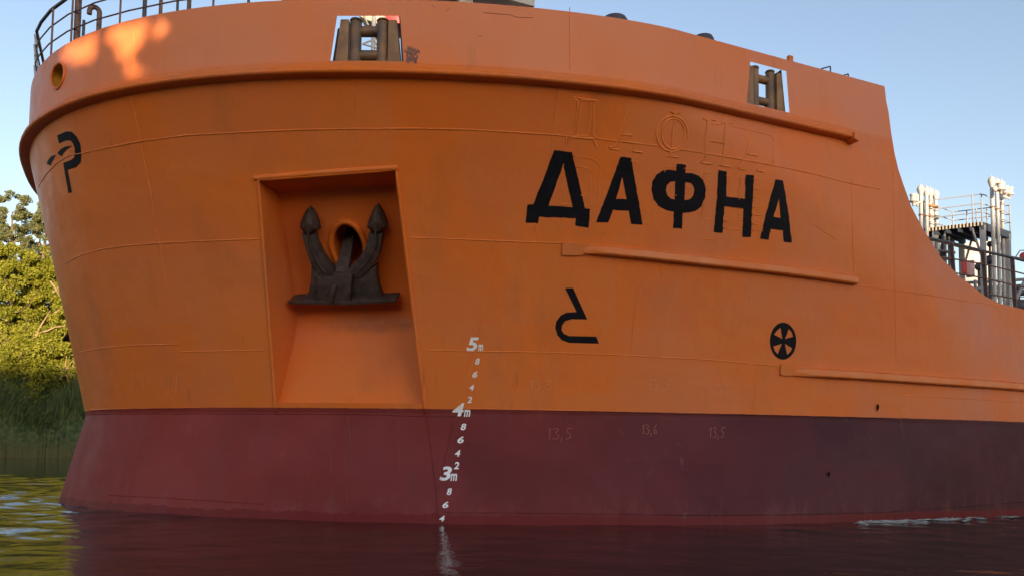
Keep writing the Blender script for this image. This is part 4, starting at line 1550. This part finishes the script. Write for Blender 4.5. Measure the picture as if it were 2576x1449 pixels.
M['leaf_bright'] = leafmat('bright_willow_leaves', (.14, .165, .018), (.25, .26, .032))
M['leaf_dull'] = leafmat('grey_green_leaves', (.10, .125, .05), (.18, .20, .09))
M['leaf_near'] = leafmat('near_leaves', (.04, .055, .015), (.06, .08, .02), .15)
M['bark'] = mat('bark', (.10, .065, .04), .9, scale=5., col2=(.20, .14, .09), bump=.5)
M['reed'] = leafmat('reed_blades', (.018, .05, .02), (.085, .12, .045), .2, 2.5)
M['drybranch'] = mat('dry_branch', (.22, .15, .09), .9, scale=5., col2=(.32, .23, .14))


def limbs(root, base, top, r0_, nb_, spread, rg, material):
    mb = MB()
    b_, t_ = np.asarray(base, float), np.asarray(top, float)
    mid = (b_+t_)/2+np.array([rg.normal()*.5, rg.normal()*.4, 0])
    mb.tube([b_, (b_+mid)/2+rg.normal(size=3)*.1, mid, (mid+t_)/2+rg.normal(size=3)*.2, t_], [r0_, r0_*.85, r0_*.65, r0_*.4, r0_*.12], 8)
    tips = []
    for i in range(nb_):
        f = rg.uniform(.25, .92)
        p_ = b_+(t_-b_)*f
        q = p_+np.array([rg.normal()*spread, rg.normal()*spread*.7, rg.uniform(.2, 1.)*spread])
        m2 = (p_+q)/2+np.array([0, 0, -.15*spread])
        mb.tube([p_, m2, q], [r0_*.35*(1-f*.6), r0_*.22*(1-f*.6), r0_*.06], 6)
        tips.append(q)
    mb.build('trunk', material, root, smooth=60)
    return tips


def tree(name, x, y, z0, h, wdt, crown_z, nclump, leaves, leaf, lm, label, group, rg, top_sparse=0., bare=False):
    root = empty(name, (x, y, z0), label, 'tree' if 'bush' not in name else 'bush', group)
    tips = limbs(root, (x, y, z0), (x+rg.normal()*.5, y, z0+h*.92), .02*h, 14, wdt*.45, rg, M['bark'])
    cen = []
    for i in range(nclump):
        f = rg.uniform(0, 1)**.85
        zz = z0+crown_z+(h-crown_z)*f
        wr = wdt*(1-.55*f**2)*(.75+.5*rg.random())
        a = rg.uniform(0, 2*math.pi)
        rad = wr*math.sqrt(rg.uniform(.12, 1))*.5
        c_ = np.array([x+rad*math.cos(a), y+rad*math.sin(a)*.8, zz])
        cr = rg.uniform(.45, 1.0)*wdt*.13*(1-.35*f)
        k_ = int(leaves/nclump*rg.uniform(.6, 1.4)*(1-top_sparse*f))
        pts = rg.normal(size=(max(k_, 4), 3))
        pts = pts/np.linalg.norm(pts, axis=1, keepdims=True)*rg.uniform(.35, 1, (max(k_, 4), 1))*cr*np.array([1.15, 1., .85])
        cen.append(c_+pts)
    cen = np.concatenate(cen)
    d_ = np.tile(np.array([[0, -.2, .5]]), (len(cen), 1))+rg.normal(size=(len(cen), 3))*.8
    quads('crown', lm, cen, leaf, root, dirs=d_, aspect=.5, rng=rg)
    return root


rg = np.random.default_rng(31)
lab = ['bright yellow-green willow bush on the far bank, at the left edge of the photo', 'sunlit leafy bush on the far bank, nearest the orange stem', 'rounded sunlit bush on the far bank between its neighbours', 'low bright bush on the far bank behind the dark reeds']
for (x, y, h, wd_, lv), lb_ in zip(((-49.0, 80, 19., 10., 9000), (-40.5, 79, 20., 9., 9000), (-45.0, 82, 19., 11., 10000), (-44., 77.2, 10.5, 12., 8000)), lab):
    tree('willow_bush', x, y, 1.2, h, wd_, .3, 240, lv*6.5, .29, M['leaf_bright'], lb_, 'sunlit bushes on the far bank', rg)
for (x, y, h, wd_, lv) in ((-57, 80, 19., 10., 6000), (-66, 81, 18., 10., 5000), (-34, 80, 18., 10., 6000), (-25, 80, 17., 10., 4000)):
    tree('willow_bush', x, y, 1.2, h, wd_, 1., 80, lv*2, .45, M['leaf_bright'], 'sunlit bush further along the far bank', 'sunlit bushes on the far bank', rg)
lab = ['tall grey-green poplar with thin top behind the bushes at the left edge', 'tall thin-topped tree rising behind the bushes beside the bow', 'dusky tree with open crown between the two tall ones']
for (x, y, h, wd_, lv), lb_ in zip(((-54.6, 89, 26.5, 6.5, 6000), (-50.0, 88, 26., 6., 6000), (-52.6, 91, 25., 7., 6500)), lab):
    tree('poplar_tree', x, y, 2., h, wd_, 7., 170, lv*6, .25, M['leaf_dull'], lb_, 'tall trees on the far bank', rg, .35)
for x in (-61, -45, -36, -28):
    tree('poplar_tree', x, 90, 2., 25., 8., 7., 50, 4000, .4, M['leaf_dull'], 'tall grey-green tree further along the far bank', 'tall trees on the far bank', rg, .4)
# bare leaning limbs in front of the bushes
fp = lambda x, y, d: at(x, y, d)
RB_ = reg(0, 1000, 2.1969)
dead = empty('dead_branch', tuple(fp(*RB_([(180, 640)])[0], 75.5)), 'bare pale branch leaning out of the sunlit bushes', 'branch')
mb = MB()
pt = lambda *pts: [fp(*RB_([p_])[0], 75.6) for p_ in pts]
mb.tube(pt((150, 720), (185, 640), (230, 540), (310, 440)), [.22, .2, .17, .12], 8)
mb.tube(pt((305, 450), (380, 430), (440, 400), (520, 395)), [.12, .09, .06, .03], 6)
mb.tube(pt((280, 470), (330, 380), (400, 270)), [.1, .07, .03], 6)
mb.tube(pt((170, 660), (160, 560), (130, 470)), [.1, .07, .03], 6)
mb.tube(pt((0, 620), (60, 690), (120, 740)), [.1, .12, .12], 6)
mb.build('limb', M['drybranch'], dead, smooth=60)
dd = empty('dead_branch', tuple(fp(*RB_([(400, 810)])[0], 75.5)), 'tangle of bare fallen branches low on the bank beside the stem', 'branch')
mb = MB()
for a_, b_ in (((390, 810), (600, 720)), ((400, 800), (560, 740)), ((430, 820), (590, 780)), ((480, 760), (600, 640)), ((460, 790), (530, 620)), ((520, 770), (560, 860)), ((450, 700), (500, 800)), ((400, 40), (470, 150)), ((420, 130), (480, 60)), ((430, 290), (490, 240))):
    p_, q_ = pt(a_, b_)
    mb.tube([p_, (p_+q_)/2+rg.normal(size=3)*.15, q_], [.07, .05, .02], 5)
mb.build('limb', M['drybranch'], dd, smooth=60)

# reeds at the water's edge: straw-pale stems below, green blades above
rn, rl = M['reed'].node_tree.nodes, M['reed'].node_tree.links
b_ = rn['Principled BSDF']
src = b_.inputs['Base Color'].links[0].from_socket
tc_ = rn.new('ShaderNodeTexCoord')
sp_ = rn.new('ShaderNodeSeparateXYZ')
mr_ = rn.new('ShaderNodeMapRange')
mr_.inputs[1].default_value, mr_.inputs[2].default_value, mr_.inputs[3].default_value, mr_.inputs[4].default_value = .1, 1.8, 1., 0.
mx_ = rn.new('ShaderNodeMix')
mx_.data_type = 'RGBA'
mx_.inputs[7].default_value = (.085, .085, .032, 1)
rl.new(tc_.outputs['Object'], sp_.inputs[0])
rl.new(sp_.outputs[2], mr_.inputs[0])
rl.new(mr_.outputs[0], mx_.inputs[0])
rl.new(src, mx_.inputs[6])
rl.new(mx_.outputs[2], b_.inputs['Base Color'])
n = 16000
bx = rg.uniform(-66, -20, n)
by = 71.5+rg.random(n)**1.5*5.
hh = (4.6+2.4*rg.random(n))*(1+.18*np.sin(bx*.8))*np.clip(.8+(by-71)/12., .6, 1.1)
lean = rg.normal(.35, .5, n)
wd_ = rg.uniform(.05, .12, n)
p0 = np.stack([bx, by, np.zeros(n)+.0], 1)
p1 = np.stack([bx+lean*hh*.12, by, hh*.6], 1)
p2 = np.stack([bx+lean*hh*.42, by-rg.random(n)*.6, hh*(1-.12*np.abs(lean))], 1)
wv = np.stack([wd_, np.zeros(n), np.zeros(n)], 1)
v = np.stack([p0-wv, p0+wv, p1+wv, p1-wv, p2], 1).reshape(-1, 3)
fq = (np.arange(n)[:, None]*5+np.array([0, 1, 2, 3])).tolist()
ft = (np.arange(n)[:, None]*5+np.array([3, 2, 4])).tolist()
me = bpy.data.meshes.new('reeds')
me.from_pydata(v.tolist(), [], fq+ft)
me.materials.append(M['reed'])
tag(link('reeds', me), 'dark green reeds leaning over the far water edge', None, None, 'stuff')

# trees on the near bank, behind the viewer: their long evening shadow lies over the ship
YN = -120.


def cast(X, y=None):
    """where the sun ray through X crosses a tree line"""
    X = np.atleast_2d(X)
    k_ = ((YN if y is None else y)-X[:, 1])/SD[1]
    return X+SD*k_[:, None]


YB = -15.
GAPS = [[(155, 118), (200, 100), (245, 84), (240, 150), (225, 163), (170, 160), (150, 140)],
        [(264, 80), (366, 56), (366, 110), (347, 130), (337, 150), (366, 170), (364, 190), (335, 200), (318, 195), (302, 150), (274, 115)],
        [(381, 50), (423, 40), (424, 75), (412, 95), (392, 102), (379, 95)]]
holes = []
for g_ in GAPS:
    gm_ = np.mean(np.array(g_), 0)
    c_ = cast(hit([(gm_[0]+(x_-gm_[0])*1.16, gm_[1]+(y_-gm_[1])*1.16) for x_, y_ in g_]), YB)
    holes.append([(p_[0], p_[2]) for p_ in c_])
gc_ = cast(hit([(280, 120)]))[0]
gaps = [(gc_[0]+.2, gc_[2]-.1, 3.4, 1.9)]
HX = [(-35, 12), (5, 13), (10, 24), (14, 32.6), (26, 32.4), (30, 30.5), (42, 28.5), (52, 28.2), (58, 28.1), (61, 27.5), (66, 28.1), (71, 24), (77, 13), (100, 12)]


def near_tree(x, wdt, rg):
    root = empty('alder_tree', (x, YN, 1.5), 'dense alder on the near bank behind the viewer, shading the ship', 'tree', 'alders behind the viewer')
    h = float(np.interp(x, *zip(*HX)))
    limbs(root, (x, YN, .5), (x, YN, h-1.5), .22, 10, 2., rg, M['bark'])
    nl = 26000
    cx = x+rg.uniform(-.5, .5, nl)*wdt
    top_ = np.interp(cx, *zip(*HX))+.35*np.sin(cx*2.3)+.25*np.sin(cx*5.1+1)
    cz = 1.5+(top_-1.5)*rg.random(nl)**.8
    cy = YN+rg.normal(size=nl)*.9
    c_ = np.stack([cx, cy, cz], 1)
    pr = cast(c_)
    keep = np.ones(nl, bool)
    for gx0, gz0, rx, rz in gaps:
        keep &= ((pr[:, 0]-gx0)/rx)**2+((pr[:, 2]-gz0)/rz)**2 > 1+.25*np.sin(pr[:, 0]*7+pr[:, 2]*5)
    quads('crown', M['leaf_near'], c_[keep], .85, root, aspect=.7, rng=rg)


for x in np.arange(-25, 97, 6.2):
    near_tree(x, 7.2, rg)


def far_belt(xa, xb, y, h, label, seed):
    """the wood carries on up and down the river, out of the picture"""
    rg_ = np.random.default_rng(seed)
    n_ = 14000
    cx = rg_.uniform(xa, xb, n_)
    top_ = h+2*np.sin(cx*.3)+1.2*np.sin(cx*.9)
    cz = 1+(top_-1)*rg_.random(n_)
    o = quads('wood', M['leaf_near'], np.stack([cx, y+rg_.normal(size=n_)*1.5, cz], 1), 2.2, None, aspect=.8, rng=rg_)
    tag(o, label, None, None, 'stuff')


far_belt(97, 260, -124, 6, 'wood further down the near bank', 1)
far_belt(-230, -27, -124, 6, 'wood further up the near bank', 2)
far_belt(-230, -68, 86, 19, 'wood further up the far bank', 3)


# one nearer tree whose branches dapple the bow
bow = empty('alder_tree', (4, YB, .8), 'alder at the water edge behind the viewer, dappling the bow', 'tree', 'alders behind the viewer')
limbs(bow, (4, YB, .3), (4, YB, 10.5), .16, 8, 1.5, rg, M['bark'])
nl = 34000
hx_ = np.array([p_[0] for h_ in holes for p_ in h_])
cx = rg.uniform(hx_.min()-1.8, hx_.max()+3.4, nl)
cz = rg.uniform(6., 12.8, nl)
cy = YB+rg.normal(size=nl)*.45
c_ = np.stack([cx, cy, cz], 1)
pr = cast(c_, YB)
keep = np.array([not any(inside((p_[0], p_[2]), h_) for h_ in holes) for p_ in pr])
quads('crown', M['leaf_near'], c_[keep], .30, bow, aspect=.7, rng=rg)
